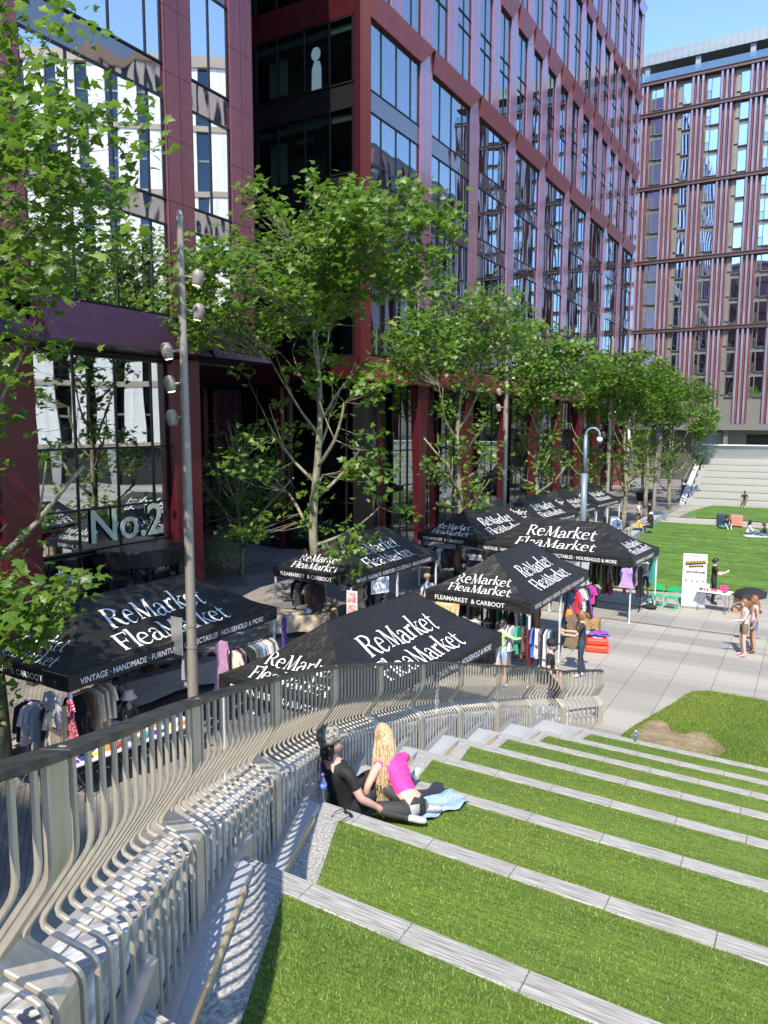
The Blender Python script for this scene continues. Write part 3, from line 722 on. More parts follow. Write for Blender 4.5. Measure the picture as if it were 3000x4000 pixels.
def tree_parts(seed,H=14.0,nclu=560,per=15,size=.2,shape=MAPLE,crown=((0,0,11.2),(4.1,4.1,2.9)),low=1.0,trunk_r=.17,fork=4.6,simple=False,extra=()):
    rr=random.Random(seed); r=np.random.default_rng(seed)
    tk=MB(); TP=[]
    zt=H*.80; n=10
    for i in range(n+1):
        z=zt*i/n; TP.append(Vector((.10*math.sin(i*.9+seed)*min(1,i/3),.10*math.cos(i*.7+seed)*min(1,i/3),z)))
    tk.tube(TP,[trunk_r*(1.25 if i==0 else 1)*(1-.80*(i/n)**1.1) for i in range(n+1)],9)
    skel=[]  # candidate attach points with radius
    limbs=[]
    nl=17
    for i in range(nl):
        f=i/(nl-1); zs=fork*.62+(zt-fork*.62)*f*.93; az=i*2.4+rr.uniform(-.4,.4)
        L=(3.6-1.9*f)*rr.uniform(.75,1.1); el=R(28+38*f+rr.uniform(-8,8)) if zs>fork else R(rr.uniform(10,38))
        if zs<fork: L*=.62
        j=zs/zt*n; a=TP[int(j)].lerp(TP[min(int(j)+1,n)],j-int(j))
        pts=[a]; d=Vector((math.cos(az)*math.cos(el),math.sin(az)*math.cos(el),math.sin(el)))
        k=6
        for q in range(k):
            d=(d+Vector((rr.uniform(-.16,.16),rr.uniform(-.16,.16),.10))).normalized(); pts.append(pts[-1]+d*L/k)
        r0=max(.022,.072*(1-.55*f)); cut=zs<fork*1.25 and rr.random()<.6
        tk.tube(pts,[r0*(1-(.35 if cut else .78)*q/k) for q in range(k+1)],6)
        limbs.append((pts,zs,cut))
        for q in range(1,k+1): skel.append((pts[q],r0*(1-.7*q/k),zs<fork))
        if rr.random()<.85:
            b=pts[3]; d2=(d+Vector((rr.uniform(-.8,.8),rr.uniform(-.8,.8),rr.uniform(-.1,.4)))).normalized(); p2=[b]
            for q in range(4): d2=(d2+Vector((0,0,.1))).normalized(); p2.append(p2[-1]+d2*L*.13)
            tk.tube(p2,[r0*.5*(1-.6*q/4) for q in range(5)],5)
            for q in range(1,5): skel.append((p2[q],.012,zs<fork))
    for q in range(3,n+1): skel.append((TP[q],.03,False))
    S=np.array([list(s[0]) for s in skel])
    C=[]
    (cx,cy,cz),(ra,rb,rc)=crown
    nb=9
    lobes=[(np.array([cx+ra*.55*math.cos(i*2.1+seed)*(1 if i else 0),cy+rb*.55*math.sin(i*2.1+seed)*(1 if i else 0),cz+rc*rr.uniform(-.45,.35)]),rr.uniform(.42,.62)) for i in range(nb)]
    lobes[0]=(np.array([cx,cy,cz+rc*.35]),.62)
    while len(C)<nclu:
        c,f=lobes[rr.randrange(nb)]; v=r.normal(size=3); v/=np.linalg.norm(v); rad=(.55+.45*r.random()**.6)
        C.append(c+v*np.array([ra,rb,rc])*f*rad)
    nlow=int(nclu*.34*low)
    lowp=[s for s in skel if s[0].z<cz-rc*.35]
    for _ in range(nlow):
        s=rr.choice(lowp); v=r.normal(size=3)*np.array([.5,.5,.38]); C.append(np.array(s[0])+v)
    for e in extra: 
        for _ in range(e[4]): C.append(np.array(e[:3])+r.normal(size=3)*e[3])
    C=np.array(C); tw=MB()
    step=1 if not simple else 3
    for i in range(0,len(C),step):
        d=np.linalg.norm(S-C[i],axis=1)+.35*np.maximum(0,S[:,2]-C[i,2]); j=int(np.argmin(d)); a=Vector(S[j]); b=Vector(C[i])
        if (a-b).length>3.2: continue
        mid=a.lerp(b,.5)+Vector((0,0,-.06*(a-b).length)); tw.tube([a,mid,b],[.014,.010,.004],3,cap=False)
    pts=(C[:,None,:]+r.normal(size=(len(C),per,3))*np.array([.22,.22,.15])).reshape(-1,3)
    lm=leaves_mesh(pts,size,seed,shape)
    tk.v.extend([]); tk.add(tw.v,tw.f); return tk.mesh("trunk",True),lm
def tree(name,label,loc,meshes,rz=0,sc=1,group=None,cat='tree',mat='leaf'):
    t=empty(name,label,cat,loc,rz,group); t.scale=(sc,sc,sc)
    for nm,me,mt in (('trunk',meshes[0],'bark'),('crown',meshes[1],mat)):
        if not me.materials: me.materials.append(M[mt])
        o=bpy.data.objects.new(nm,me); col.objects.link(o); o.parent=t
    return t
TG='plane trees in a row between the tents and the maroon building'
mA=tree_parts(2,14.0,500,15,.23,crown=((.1,-.2,11.4),(4.2,3.9,2.7)),low=.3,extra=((4.2,-.6,9.2,.5,26),(-3.9,-.5,9.9,.5,20),(2.2,-.8,7.6,.45,10),(-2.6,-.4,5.3,.4,9),(2.3,-.6,5.3,.4,9),(-1.9,-.7,3.4,.35,6),(1.9,-.9,3.2,.3,6)))
tree('plane_tree','tall plane tree rising between the two front black tents, its trunk clear in the middle',(-13.29,18.65,0),mA,0,1,TG)
mL=tree_parts(7,14.5,330,15,.215,crown=((-.1,-.6,11.7),(3.9,3.6,3.3)),low=.3,fork=3.4,trunk_r=.2,extra=((3.7,-.9,10.6,.5,26),(3.4,-.9,9.3,.45,14),(2.3,-1.0,3.4,.35,22),(1.5,-1.4,2.7,.4,26),(2.9,-.4,3.7,.3,8),(1.6,-1.3,6.6,.4,10),(.8,-1.6,4.4,.4,12),(2.6,-1.0,8.5,.5,14)))
tree('plane_tree','nearest plane tree reaching in from the left edge over the first tent',(-13.5,8.2,0),mL,0,1,TG)
mB=tree_parts(12,12.9,350,13,.225,crown=((.2,0,10.2),(3.1,3.4,2.5)),low=.7)
tree('plane_tree','plane tree behind the dark hanging banner, third in the row from the left',(-13.3,29.3,0),mB,0,1,TG)
mC=tree_parts(21,12.8,300,12,.25,shape=SIMPLE,crown=((0,0,9.9),(3.2,3.5,2.7)),low=.7,simple=True)
far=[(-13.3,39.9,.3,1.0,'plane tree just left of the pale blue camera pole'),(-13.4,50.5,1.4,.94,'plane tree whose trunk stands just right of the pale blue camera pole'),(-10.2,47.2,2.6,.92,'slim plane tree beside the tall pole, behind the people sitting on the kerb'),(-11.7,61.9,3.3,.95,'plane tree behind the standing man in a white shirt'),(-9.9,61.9,4.4,.86,'plane tree nearest the far stepped terrace'),(-13.6,70.5,5.3,.9,'farthest plane tree, before the ribbed cladding of the apartment block'),(-9.8,74.0,.9,.74,'small plane tree beside the black litter bin by the far terrace')]
for x,y,rz,sc,lb in far: tree('plane_tree',lb,(x,y,0),mC,rz,sc,TG)
mS=tree_parts(31,7.2,420,16,.10,shape=OVAL,crown=((0,0,4.6),(2.5,2.5,2.4)),low=1.0,trunk_r=.09,fork=2.0,simple=True)
tree('courtyard_tree','small dark green tree standing in the courtyard beside the entrance building',(-21.6,24.6,0),mS,0,1,None,'tree','leaf_dark')
def bush_mesh(seed,n,rad,h,size,z0=.5):
    r=np.random.default_rng(seed); v=r.normal(size=(n,3)); v/=np.linalg.norm(v,axis=1)[:,None]; v*=(.6+.42*r.random(n))[:,None]
    v*=np.array([rad,rad,h/2])*(1+.12*np.sin(v[:,0:1]*5+v[:,2:3]*7)); v[:,2]+=z0+h/2; return leaves_mesh(v,size,seed,OVAL,.4)
def bush(label,loc,me,mat='leaf_grey',rz=0,group=None):
    t=empty('round_bush',label,'bush',loc,rz,group)
    part('stem',M['bark'],t,lambda m:[m.tube([(0,0,0),(.05*math.cos(a),.05*math.sin(a),.6),(.4*math.cos(a),.4*math.sin(a),1.2)],[.03,.025,.012],5) for a in (0,1.6,3.1,4.5)],smooth=True)
    if not me.materials: me.materials.append(M[mat])
    o=bpy.data.objects.new('foliage',me); col.objects.link(o); o.parent=t
bme=bush_mesh(4,5200,1.0,1.9,.085)
bush('rounded grey green bush in the courtyard beside the tall lamp pole',(-20.9,22.3,0),bme)
bush('grey green bush against the glass behind the far tents',(-16.6,40.5,0),bme,rz=1)
# tree pit rings
for x,y in ((-13.3,18.65),(-13.5,8.2),(-13.3,29.3)):
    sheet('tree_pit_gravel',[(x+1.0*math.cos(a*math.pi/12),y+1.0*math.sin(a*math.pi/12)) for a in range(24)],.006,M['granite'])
# ---------------- lamp poles ----------------
M['pole']=plain('weathered_bronze_pole',(.25,.225,.19),.5,.15,.18,3)
M['lamp_glow']=NT('lamp_glow').m; _b=M['lamp_glow'].node_tree.nodes["Principled BSDF"]; _b.inputs["Emission Color"].default_value=(1,.72,.35,1); _b.inputs["Emission Strength"].default_value=3.0; _b.inputs["Base Color"].default_value=(.9,.8,.6,1)
def lamp_pole(label,loc,heads,H=11.5,sign=False,r=.14,hs=1.0):
    t=empty('lamp_pole',label,'lamp pole',loc)
    def pole(m):
        m.tube([(0,0,0),(0,0,1.9)],[r*1.06,r*1.06],18); m.tube([(0,0,1.9),(0,0,H*.62)],[r,r*.86],18); m.tube([(0,0,H*.62),(0,0,H-.25)],[r*.80,r*.62],18)
        n=18; R1=r*.62
        top=[(R1*math.cos(2*math.pi*i/n),R1*math.sin(2*math.pi*i/n),H-.25+.16*(1-math.cos(2*math.pi*i/n+.6))) for i in range(n)]
        bot=[(a,b,H-.3) for a,b,c in top]; m.add(bot+top,[tuple(range(n,2*n))]+[(i,(i+1)%n,n+(i+1)%n,n+i) for i in range(n)])
    part('pole',M['pole'],t,pole,smooth=False)
    for i,(z,az,lit) in enumerate(heads):
        d=Vector((math.cos(az),math.sin(az),0)); c=d*(r+.24*hs)+Vector((0,0,z))
        Mx=Matrix.Rotation(R(12),3,Vector((-d.y,d.x,0)))
        pr=[(a*hs,b*hs) for a,b in ((.02,.21),(.07,.20),(.115,.15),(.135,.08),(.135,.02),(.122,-.10),(.105,-.16),(.10,-.165))]
        h=part('lamp_head',M['pole'],t,lambda m:(m.lathe([(a,b) for a,b in pr][::-1],tuple(c),16,Mx),m.tube([d*r*.6+Vector((0,0,z+.03)),c],[.025,.03],8)),smooth=True)
        if lit: 
            g=MB(); g.lathe([(.085*hs,-.17*hs),(.02,-.171*hs)],tuple(c),14,Mx); g.build('lamp_lens',M['lamp_glow'],h)
    if sign:
        part('sign_plate',M['steel_pale'],t,lambda m:m.box(-.42,-.1,-.16,-.14,1.93,2.72),bevel=.01)
        part('clamp_band',M['pole'],t,lambda m:[m.lathe([(r+.01,-.02),(r+.012,.02)],(0,0,z),18) for z in (2.1,2.55)])
    return t
right=-.1; left=math.pi-.3
def look(a): return a+R(30)   # azimuths measured in the view from the terrace
lamp_pole('tall bronze lamp pole with clustered spotlights, nearest of the poles, by the first tent',(-10.75,10.7,0),[(9.39,look(.1),1),(8.74,look(0),1),(7.99,look(math.pi+.2),1),(7.37,look(math.pi-.2),1),(6.71,look(math.pi*.9),0)],10.6,sign=True,r=.102,hs=.85)
lamp_pole('tall bronze lamp pole standing behind the dark hanging banner',(-14.2,37.0,0),[(10,look(.1),0),(9.2,look(0),1),(8.3,look(3.1),0),(7.5,look(3),1)],12.0,sign=True)
lamp_pole('tall bronze lamp pole behind the wide tent near the big lawn',(-11.3,47.4,0),[(9.9,look(0),1),(8.1,look(3.1),0),(7.6,look(0),1),(6,look(3.1),0)],12.0)
lamp_pole('tall bronze lamp pole farthest away, near the people in dark coats',(-11.05,62.0,0),[(10,look(0),1),(9.2,look(3.1),0)],12.0)
lamp_pole('thin bronze pole beside the ribbed cladding, between two trees',(-12.6,78.0,0),[(9,look(0),1)],12.0)
# pale blue camera pole
M['bluegrey']=plain('blue_grey_paint',(.20,.25,.31),.4,.2,.06,2)
t=empty('camera_pole','blue grey pole with a swan neck holding a white security camera','camera pole',(-10.46,38.8,0))
def cp(m):
    m.tube([(0,0,0),(0,0,4.1)],[.17,.16],16); m.tube([(0,0,4.1),(0,0,6.1)],[.10,.10],12)
part('pole',M['bluegrey'],t,cp,smooth=True)
part('swan_neck',M['bluegrey'],t,lambda m:m.tube([(0,0,6.0)]+[(.36-.36*math.cos(a),.0,6.1+.36*math.sin(a)) for a in [i*math.pi/8 for i in range(9)]]+[(.72,0,5.95)],.06,8),smooth=True)
h=part('camera_head',M['sign_white'],t,lambda m:m.lathe([(.05,.12),(.13,.1),(.15,-.02),(.14,-.1)][::-1],(.72,0,5.88),14),smooth=True)
part('camera_dome',plain('smoked_dome',(.15,.16,.18),.15),h,lambda m:m.lathe([(.12,-.1),(.11,-.17),(.05,-.22),(.01,-.225)],(.72,0,5.88),12),smooth=True)
# ---------------- lettering (display serif drawn as pen strokes) ----------------
GL={}
def G(ch,adv,*st): GL[ch]=(adv,st)
Sv=.04
G('R',.80,[(.12,0),(.12,1)],[.13,.13],0,[(0,.02),(.25,.02)],[Sv,Sv],0,[(0,.98),(.2,.98)],[Sv,Sv],0,[(.12,.98),(.38,.97),(.56,.76),(.42,.53),(.14,.49)],[.04,.06,.14,.06,.035],1,[(.32,.52),(.50,.2),(.66,.01),(.80,.04)],[.06,.14,.09,.03],1)
G('e',.58,[(.06,.36),(.48,.40)],[.035,.035],0,[(.48,.40),(.43,.60),(.27,.68),(.1,.56),(.055,.33),(.13,.08),(.31,-.02),(.52,.12)],[.05,.09,.05,.10,.13,.12,.055,.03],1)
G('M',1.02,[(.14,0),(.21,1)],[.04,.04],0,[(.2,1),(.49,.0)],[.14,.13],0,[(.49,0),(.80,1)],[.04,.045],0,[(.79,1),(.86,0)],[.13,.13],0,[(.03,.02),(.26,.02)],[Sv,Sv],0,[(.72,.02),(.99,.02)],[Sv,Sv],0,[(.06,.98),(.24,.98)],[Sv,Sv],0,[(.78,.98),(.93,.98)],[Sv,Sv],0)
G('a',.63,[(.44,.42),(.22,.38),(.07,.22),(.1,.03),(.25,-.01),(.44,.15)],[.035,.07,.13,.1,.05,.03],1,[(.1,.52),(.16,.64),(.3,.67),(.42,.57),(.45,.36),(.45,.10),(.53,.0),(.63,.05)],[.10,.05,.04,.09,.12,.12,.07,.025],1)
G('r',.47,[(.12,0),(.12,.66)],[.12,.12],0,[(.0,.02),(.25,.02)],[Sv,Sv],0,[(.02,.64),(.14,.64)],[Sv,Sv],0,[(.13,.44),(.27,.63),(.42,.61)],[.035,.06,.13],1)
G('k',.62,[(.11,0),(.11,1.08)],[.12,.12],0,[(0,.02),(.24,.02)],[Sv,Sv],0,[(.0,1.06),(.12,1.06)],[Sv,Sv],0,[(.13,.28),(.45,.64)],[.04,.04],0,[(.34,.64),(.56,.64)],[Sv,Sv],0,[(.24,.40),(.40,.14),(.56,.01),(.66,.05)],[.05,.14,.09,.03],1)
G('t',.45,[(.20,.92),(.17,.6),(.17,.16),(.27,-.01),(.44,.08)],[.05,.11,.12,.08,.03],1,[(.02,.64),(.42,.64)],[.045,.045],0)
G('F',.64,[(.12,0),(.12,1)],[.13,.13],0,[(0,.02),(.26,.02)],[Sv,Sv],0,[(.0,.975),(.60,.975)],[.05,.05],0,[(.60,1),(.58,.78)],[.05,.03],0,[(.14,.52),(.45,.52)],[.045,.045],0,[(.45,.63),(.45,.42)],[.04,.04],0)
G('l',.27,[(.12,0),(.12,1.08)],[.12,.12],0,[(0,.02),(.25,.02)],[Sv,Sv],0,[(.0,1.06),(.13,1.06)],[Sv,Sv],0)
def serif_text(s):
    V=[];Fc=[];x=0;lay=0
    for ch in s:
        adv,st=GL[ch]
        for i in range(0,len(st),3):
            pts,w,cv=st[i],st[i+1],st[i+2]; lay+=1
            if cv:
                N=4*(len(pts)-1); P_=[catmull(pts,min(j/N*(len(pts)-1),len(pts)-1.0001)) for j in range(N+1)]; W=[float(np.interp(j/N*(len(pts)-1),range(len(pts)),w)) for j in range(N+1)]
            else:
                N=3; P_=[np.array(pts[0])+(np.array(pts[1])-np.array(pts[0]))*j/N for j in range(N+1)]; W=[w[0]+(w[1]-w[0])*j/N for j in range(N+1)]
            base=len(V)
            for j,p in enumerate(P_):
                d=P_[min(j+1,N)]-P_[max(j-1,0)]; d=d/(np.linalg.norm(d)+1e-9); n=np.array([-d[1],d[0]])
                if not cv and abs(d[1])>.3 and len(pts)==2: n=np.array([1.0,0]); 
                for sg in (-1,1): q=p+n*sg*W[j]/2; V.append((x+q[0],q[1],(lay%7)*.0006))
            for j in range(N): Fc.append((base+2*j,base+2*j+1,base+2*j+3,base+2*j+2))
        x+=adv
    return V,Fc,x
# ---------------- market tents ----------------
def tentcloth():
    t=NT('black_tent_polyester'); n=t.noise(2.2,5,t.pos((1,1,2.5),obj=True)); t.col(t.ramp(n,[(.3,(.009,.009,.009)),(.7,(.016,.0155,.016))])); 
    b=t.bump(n,.9,.09); return t.set(.5)
M['cloth']=tentcloth(); M['print']=plain('white_print',(.78,.78,.78),.6,var=.03)
M['white_metal']=plain('white_tent_leg',(.72,.73,.75),.35,.2,.05,4)
M['seam']=plain('dark_seam_tape',(.006,.006,.007),.6)
def tent(label,c,rz,Lh,a=1.49,ridge=1.45,group='black market tents with white lettering'):
    """c: centre; Lh: half length along local x; a: half depth along local y; long side with the motto faces local -y"""
    t=empty('market_tent',label,'tent',(c[0],c[1],0),rz,group); ridge=min(ridge,Lh-1.1)
    E0,RH=2.2,.93
    def tt(x,y): return max(0,min((a-abs(y))/a,(Lh-abs(x))/(Lh-ridge)))
    rr=random.Random(int(c[0]*100)+7)
    def hz(x,y):
        q=tt(x,y); return E0+RH*(q**1.18)+(.016*math.sin(x*4.3+y*2.1)+.012*math.sin(x*9.1-y*5.3+1)+.008*math.sin(y*14+x*3))*q*(1-q)*4-.03*math.sin(math.pi*q)*(1 if q<1 else 0)
    def roof(m):
        NR=10; vs=[];fs=[]; ns=14; ne=8
        for i in range(NR+1):
            q=i/NR; hx=Lh-(Lh-ridge)*q; hy=a*(1-q); ring=[]
            for j in range(ns): ring.append((-hx+2*hx*j/ns,-hy))
            for j in range(ne): ring.append((hx,-hy+2*hy*j/ne))
            for j in range(ns): ring.append((hx-2*hx*j/ns,hy))
            for j in range(ne): ring.append((-hx,hy-2*hy*j/ne))
            for x,y in ring: vs.append((x,y,hz(x,y)))
        k=2*(ns+ne)
        for i in range(NR):
            for j in range(k): fs.append((i*k+j,i*k+(j+1)%k,(i+1)*k+(j+1)%k,(i+1)*k+j))
        m.add(vs,fs)
    cano=part('canopy',M['cloth'],t,roof,smooth=False)
    def seams(m):
        for sx in (-1,1):
            for sy in (-1,1):
                P_=[]
                for i in range(11):
                    q=i/10; X=sx*(Lh-(Lh-ridge)*q); Y=sy*a*(1-q); P_.append((X,Y,hz(X,Y)+.004))
                m.tube(P_,.009,5)
        m.tube([(-ridge,0,E0+RH+.004),(0,0,E0+RH-.004),(ridge,0,E0+RH+.004)],.010,5)
        q=.52; hx=Lh-(Lh-ridge)*q; hy=a*(1-q); n=12
        for (p0,p1) in (((-hx,-hy),(hx,-hy)),((hx,-hy),(hx,hy)),((hx,hy),(-hx,hy)),((-hx,hy),(-hx,-hy))):
            m.tube([(p0[0]+(p1[0]-p0[0])*i/n,p0[1]+(p1[1]-p0[1])*i/n,hz(p0[0]+(p1[0]-p0[0])*i/n,p0[1]+(p1[1]-p0[1])*i/n)+.003) for i in range(n+1)],.005,4)
    part('seam',M['seam'],cano,seams)
    def val(m):
        pts=[]; 
        for (p,q,n) in (((-Lh,-a),(Lh,-a),16),((Lh,-a),(Lh,a),10),((Lh,a),(-Lh,a),16),((-Lh,a),(-Lh,-a),10)):
            for j in range(n): pts.append((p[0]+(q[0]-p[0])*j/n,p[1]+(q[1]-p[1])*j/n))
        k=len(pts); vs=[]
        for i,(x,y) in enumerate(pts):
            s=1.004; vs.append((x*s,y*s,E0+.004)); 
        for i,(x,y) in enumerate(pts):
            s=1.003; vs.append((x*s,y*s,E0-.29+.012*math.sin(i*1.7)))
        m.add(vs,[(i,(i+1)%k,k+(i+1)%k,k+i) for i in range(k)])
    valo=part('valance',M['cloth'],t,val)
    def onroof(name,s,size,side,sb):
        V,Fc,w=serif_text(s); m=MB(); sl=math.hypot(a,RH)/a if side in 'ns' else math.hypot(Lh-ridge,RH)/(Lh-ridge)
        vs=[]
        for x,y,z in V:
            u=(x-w/2)*size; d=(sb+y*size)/sl
            if side=='s': X,Y=u,-a+d
            elif side=='n': X,Y=-u,a-d
            elif side=='w': X,Y=-Lh+d,-u
            else: X,Y=Lh-d,u
            vs.append((X,Y,hz(X,Y)+.014+z))
        m.add(vs,Fc); return m.build(name,M['print'],cano)
    big=.176*Lh; big=min(big,.52)
    for sd in 'sn': onroof('lettering','ReMarket',big,sd,.20+big*1.30); onroof('lettering','FleaMarket',big,sd,.20)
    for sd in 'we': onroof('lettering','ReMarket',.30,sd,.12+.37); onroof('lettering','FleaMarket',.30,sd,.12)
    def vt(s,size,org,ux,width):
        v,f=text_mesh(s,1.0,'LEFT',0,.012); xs=[q[0] for q in v]; w=max(xs)-min(xs); sx=width/w
        ux=Vector(ux); o=Vector(org); m=MB(); un=ux.cross(Vector((0,0,1))); m.add([tuple(o+ux*((a_-min(xs))*sx)+Vector((0,0,b_*size))+un*.012) for a_,b_,c_ in v],f); m.build('lettering',M['print'],valo)
    long_='VINTAGE · HANDMADE · FURNITURE · COLLECTABLES · HOUSEHOLD & MORE'
    vt(long_,.165,(-Lh+.22,-a*1.004,E0-.215),(1,0,0),2*Lh-.75); vt(long_,.165,(Lh-.22,a*1.004,E0-.215),(-1,0,0),2*Lh-.75)
    vt('FLEAMARKET  & CARBOOT',.165,(-Lh*1.004,a-.3,E0-.215),(0,-1,0),2*a-1.0); vt('FLEAMARKET  & CARBOOT',.165,(Lh*1.004,-a+.3,E0-.215),(0,1,0),2*a-1.0)
    for x in (-Lh+.05,0,Lh-.05):
        for y in (-a+.05,a-.05):
            def leg(m):
                m.box(x-.022,x+.022,y-.022,y+.022,0,1.15); m.box(x-.028,x+.028,y-.028,y+.028,1.1,2.16); m.box(x-.05,x+.05,y-.05,y+.05,0,.012)
            part('leg',M['white_metal'],t,leg,bevel=.004)
    def truss(m):
        for y in (-a+.08,a-.08):
            n=6
            for i in range(n):
                x0=-Lh+.05+(2*Lh-.1)*i/n; x1=-Lh+.05+(2*Lh-.1)*(i+1)/n
                m.tube([(x0,y,1.93),(x1,y,2.14)],.012,4); m.tube([(x0,y,2.14),(x1,y,1.93)],.012,4)
        for x in (-Lh+.08,Lh-.08):
            for i in range(4):
                y0=-a+.05+(2*a-.1)*i/4; y1=-a+.05+(2*a-.1)*(i+1)/4
                m.tube([(x,y0,1.93),(x,y1,2.14)],.012,4); m.tube([(x,y0,2.14),(x,y1,1.93)],.012,4)
    part('truss',M['white_metal'],t,truss)
    return t
def tent_from(label,p,ang,L,W=2.98,corner='sw'):
    """p: plan position of the valance corner where motto side and short side meet (local -x,-y); ang = direction of the long side"""
    a=R(ang); ux=Vector((math.cos(a),math.sin(a))); uy=Vector((-math.sin(a),math.cos(a)))
    if corner=='sw': c=Vector(p)+ux*L/2+uy*W/2
    else: c=Vector(p)-ux*L/2+uy*W/2
    return tent(label,c,a,L/2,W/2)
tent_from('black tent at the far left behind the railing, over a clothes rail and tables',(-11.09,8.07),90,5.8)
tent_from('black tent behind the plane tree trunk, over the nail stall',(-11.45,17.78),87.4,5.22)
tent_from('black tent over the crowded clothes rails, its near white leg by the railing end',(-5.92,17.45),88.8,4.95)
tent_from('black tent nearest of all, rising behind the middle of the railing',(-5.94,9.3),86,5.27)
tent_from('black tent with its long side to us and its corner beside the big lawn',(-5.06,25.07),-5.8,5.8,corner='se')
tent_from('black tent behind the second plane tree trunk, against the maroon column',(-11.03,26.2),80,5.2)
tent_from('black tent with its peak just left of the camera pole, deep in the row',(-10.9,32.6),84,5.0)
tent_from('black tent behind the camera pole, second from the far end',(-10.75,37.9),84,3.6)
tent_from('farthest black tent, beside the rail of white and denim jackets',(-10.6,41.9),84,4.2)
# ---------------- people ----------------
def skin_mesh(nodes, edges, radii, sub=1):
    me=bpy.data.meshes.new("body"); me.from_pydata([tuple(n) for n in nodes],edges,[]); o=bpy.data.objects.new("body",me); col.objects.link(o)
    o.modifiers.new("skin",'SKIN'); sm=o.modifiers.new("sub",'SUBSURF'); sm.levels=sub; sm.render_levels=sub
    if not me.skin_vertices: me.skin_vertices.new() if hasattr(me.skin_vertices,'new') else None
    d=me.skin_vertices[0].data
    for i,r in enumerate(radii): d[i].radius=r if isinstance(r,tuple) else (r,r)
    d[0].use_root=True
    dg=bpy.context.evaluated_depsgraph_get(); ev=bpy.data.meshes.new_from_object(o.evaluated_get(dg))
    v=[tuple(x.co) for x in ev.vertices]; f=[tuple(p.vertices) for p in ev.polygons]
    bpy.data.objects.remove(o); bpy.data.meshes.remove(me); bpy.data.meshes.remove(ev); return v,f
def cm(n,c,r=.75,**k): return plain(n,c,r,0,.18,14,.15,**k)
SK={'fair':plain('fair_skin',(.62,.38,.29),.5,0,.06,8),'tan':plain('tan_skin',(.45,.26,.17),.5,0,.06,8),'brown':plain('brown_skin',(.16,.08,.05),.5,0,.06,8),'pale':plain('rosy_skin',(.66,.42,.35),.5,0,.06,8)}
HAIRM={'black':plain('black_hair',(.012,.010,.010),.45),'brown':plain('brown_hair',(.09,.045,.02),.45),'blonde':plain('blonde_hair',(.50,.36,.20),.45,0,.5,26),'auburn':plain('auburn_hair',(.25,.11,.04),.45),'curly':plain('fair_curly_hair',(.33,.21,.11),.6)}
WHITEM=plain('off_white_shoe',(.7,.7,.68),.6); EYE=plain('eye_dark',(.02,.015,.012),.3); LIP=plain('lip',(.40,.16,.14),.5); BLK=cm('black_fabric',(.014,.014,.016))
def V3(*a): return Vector(a)
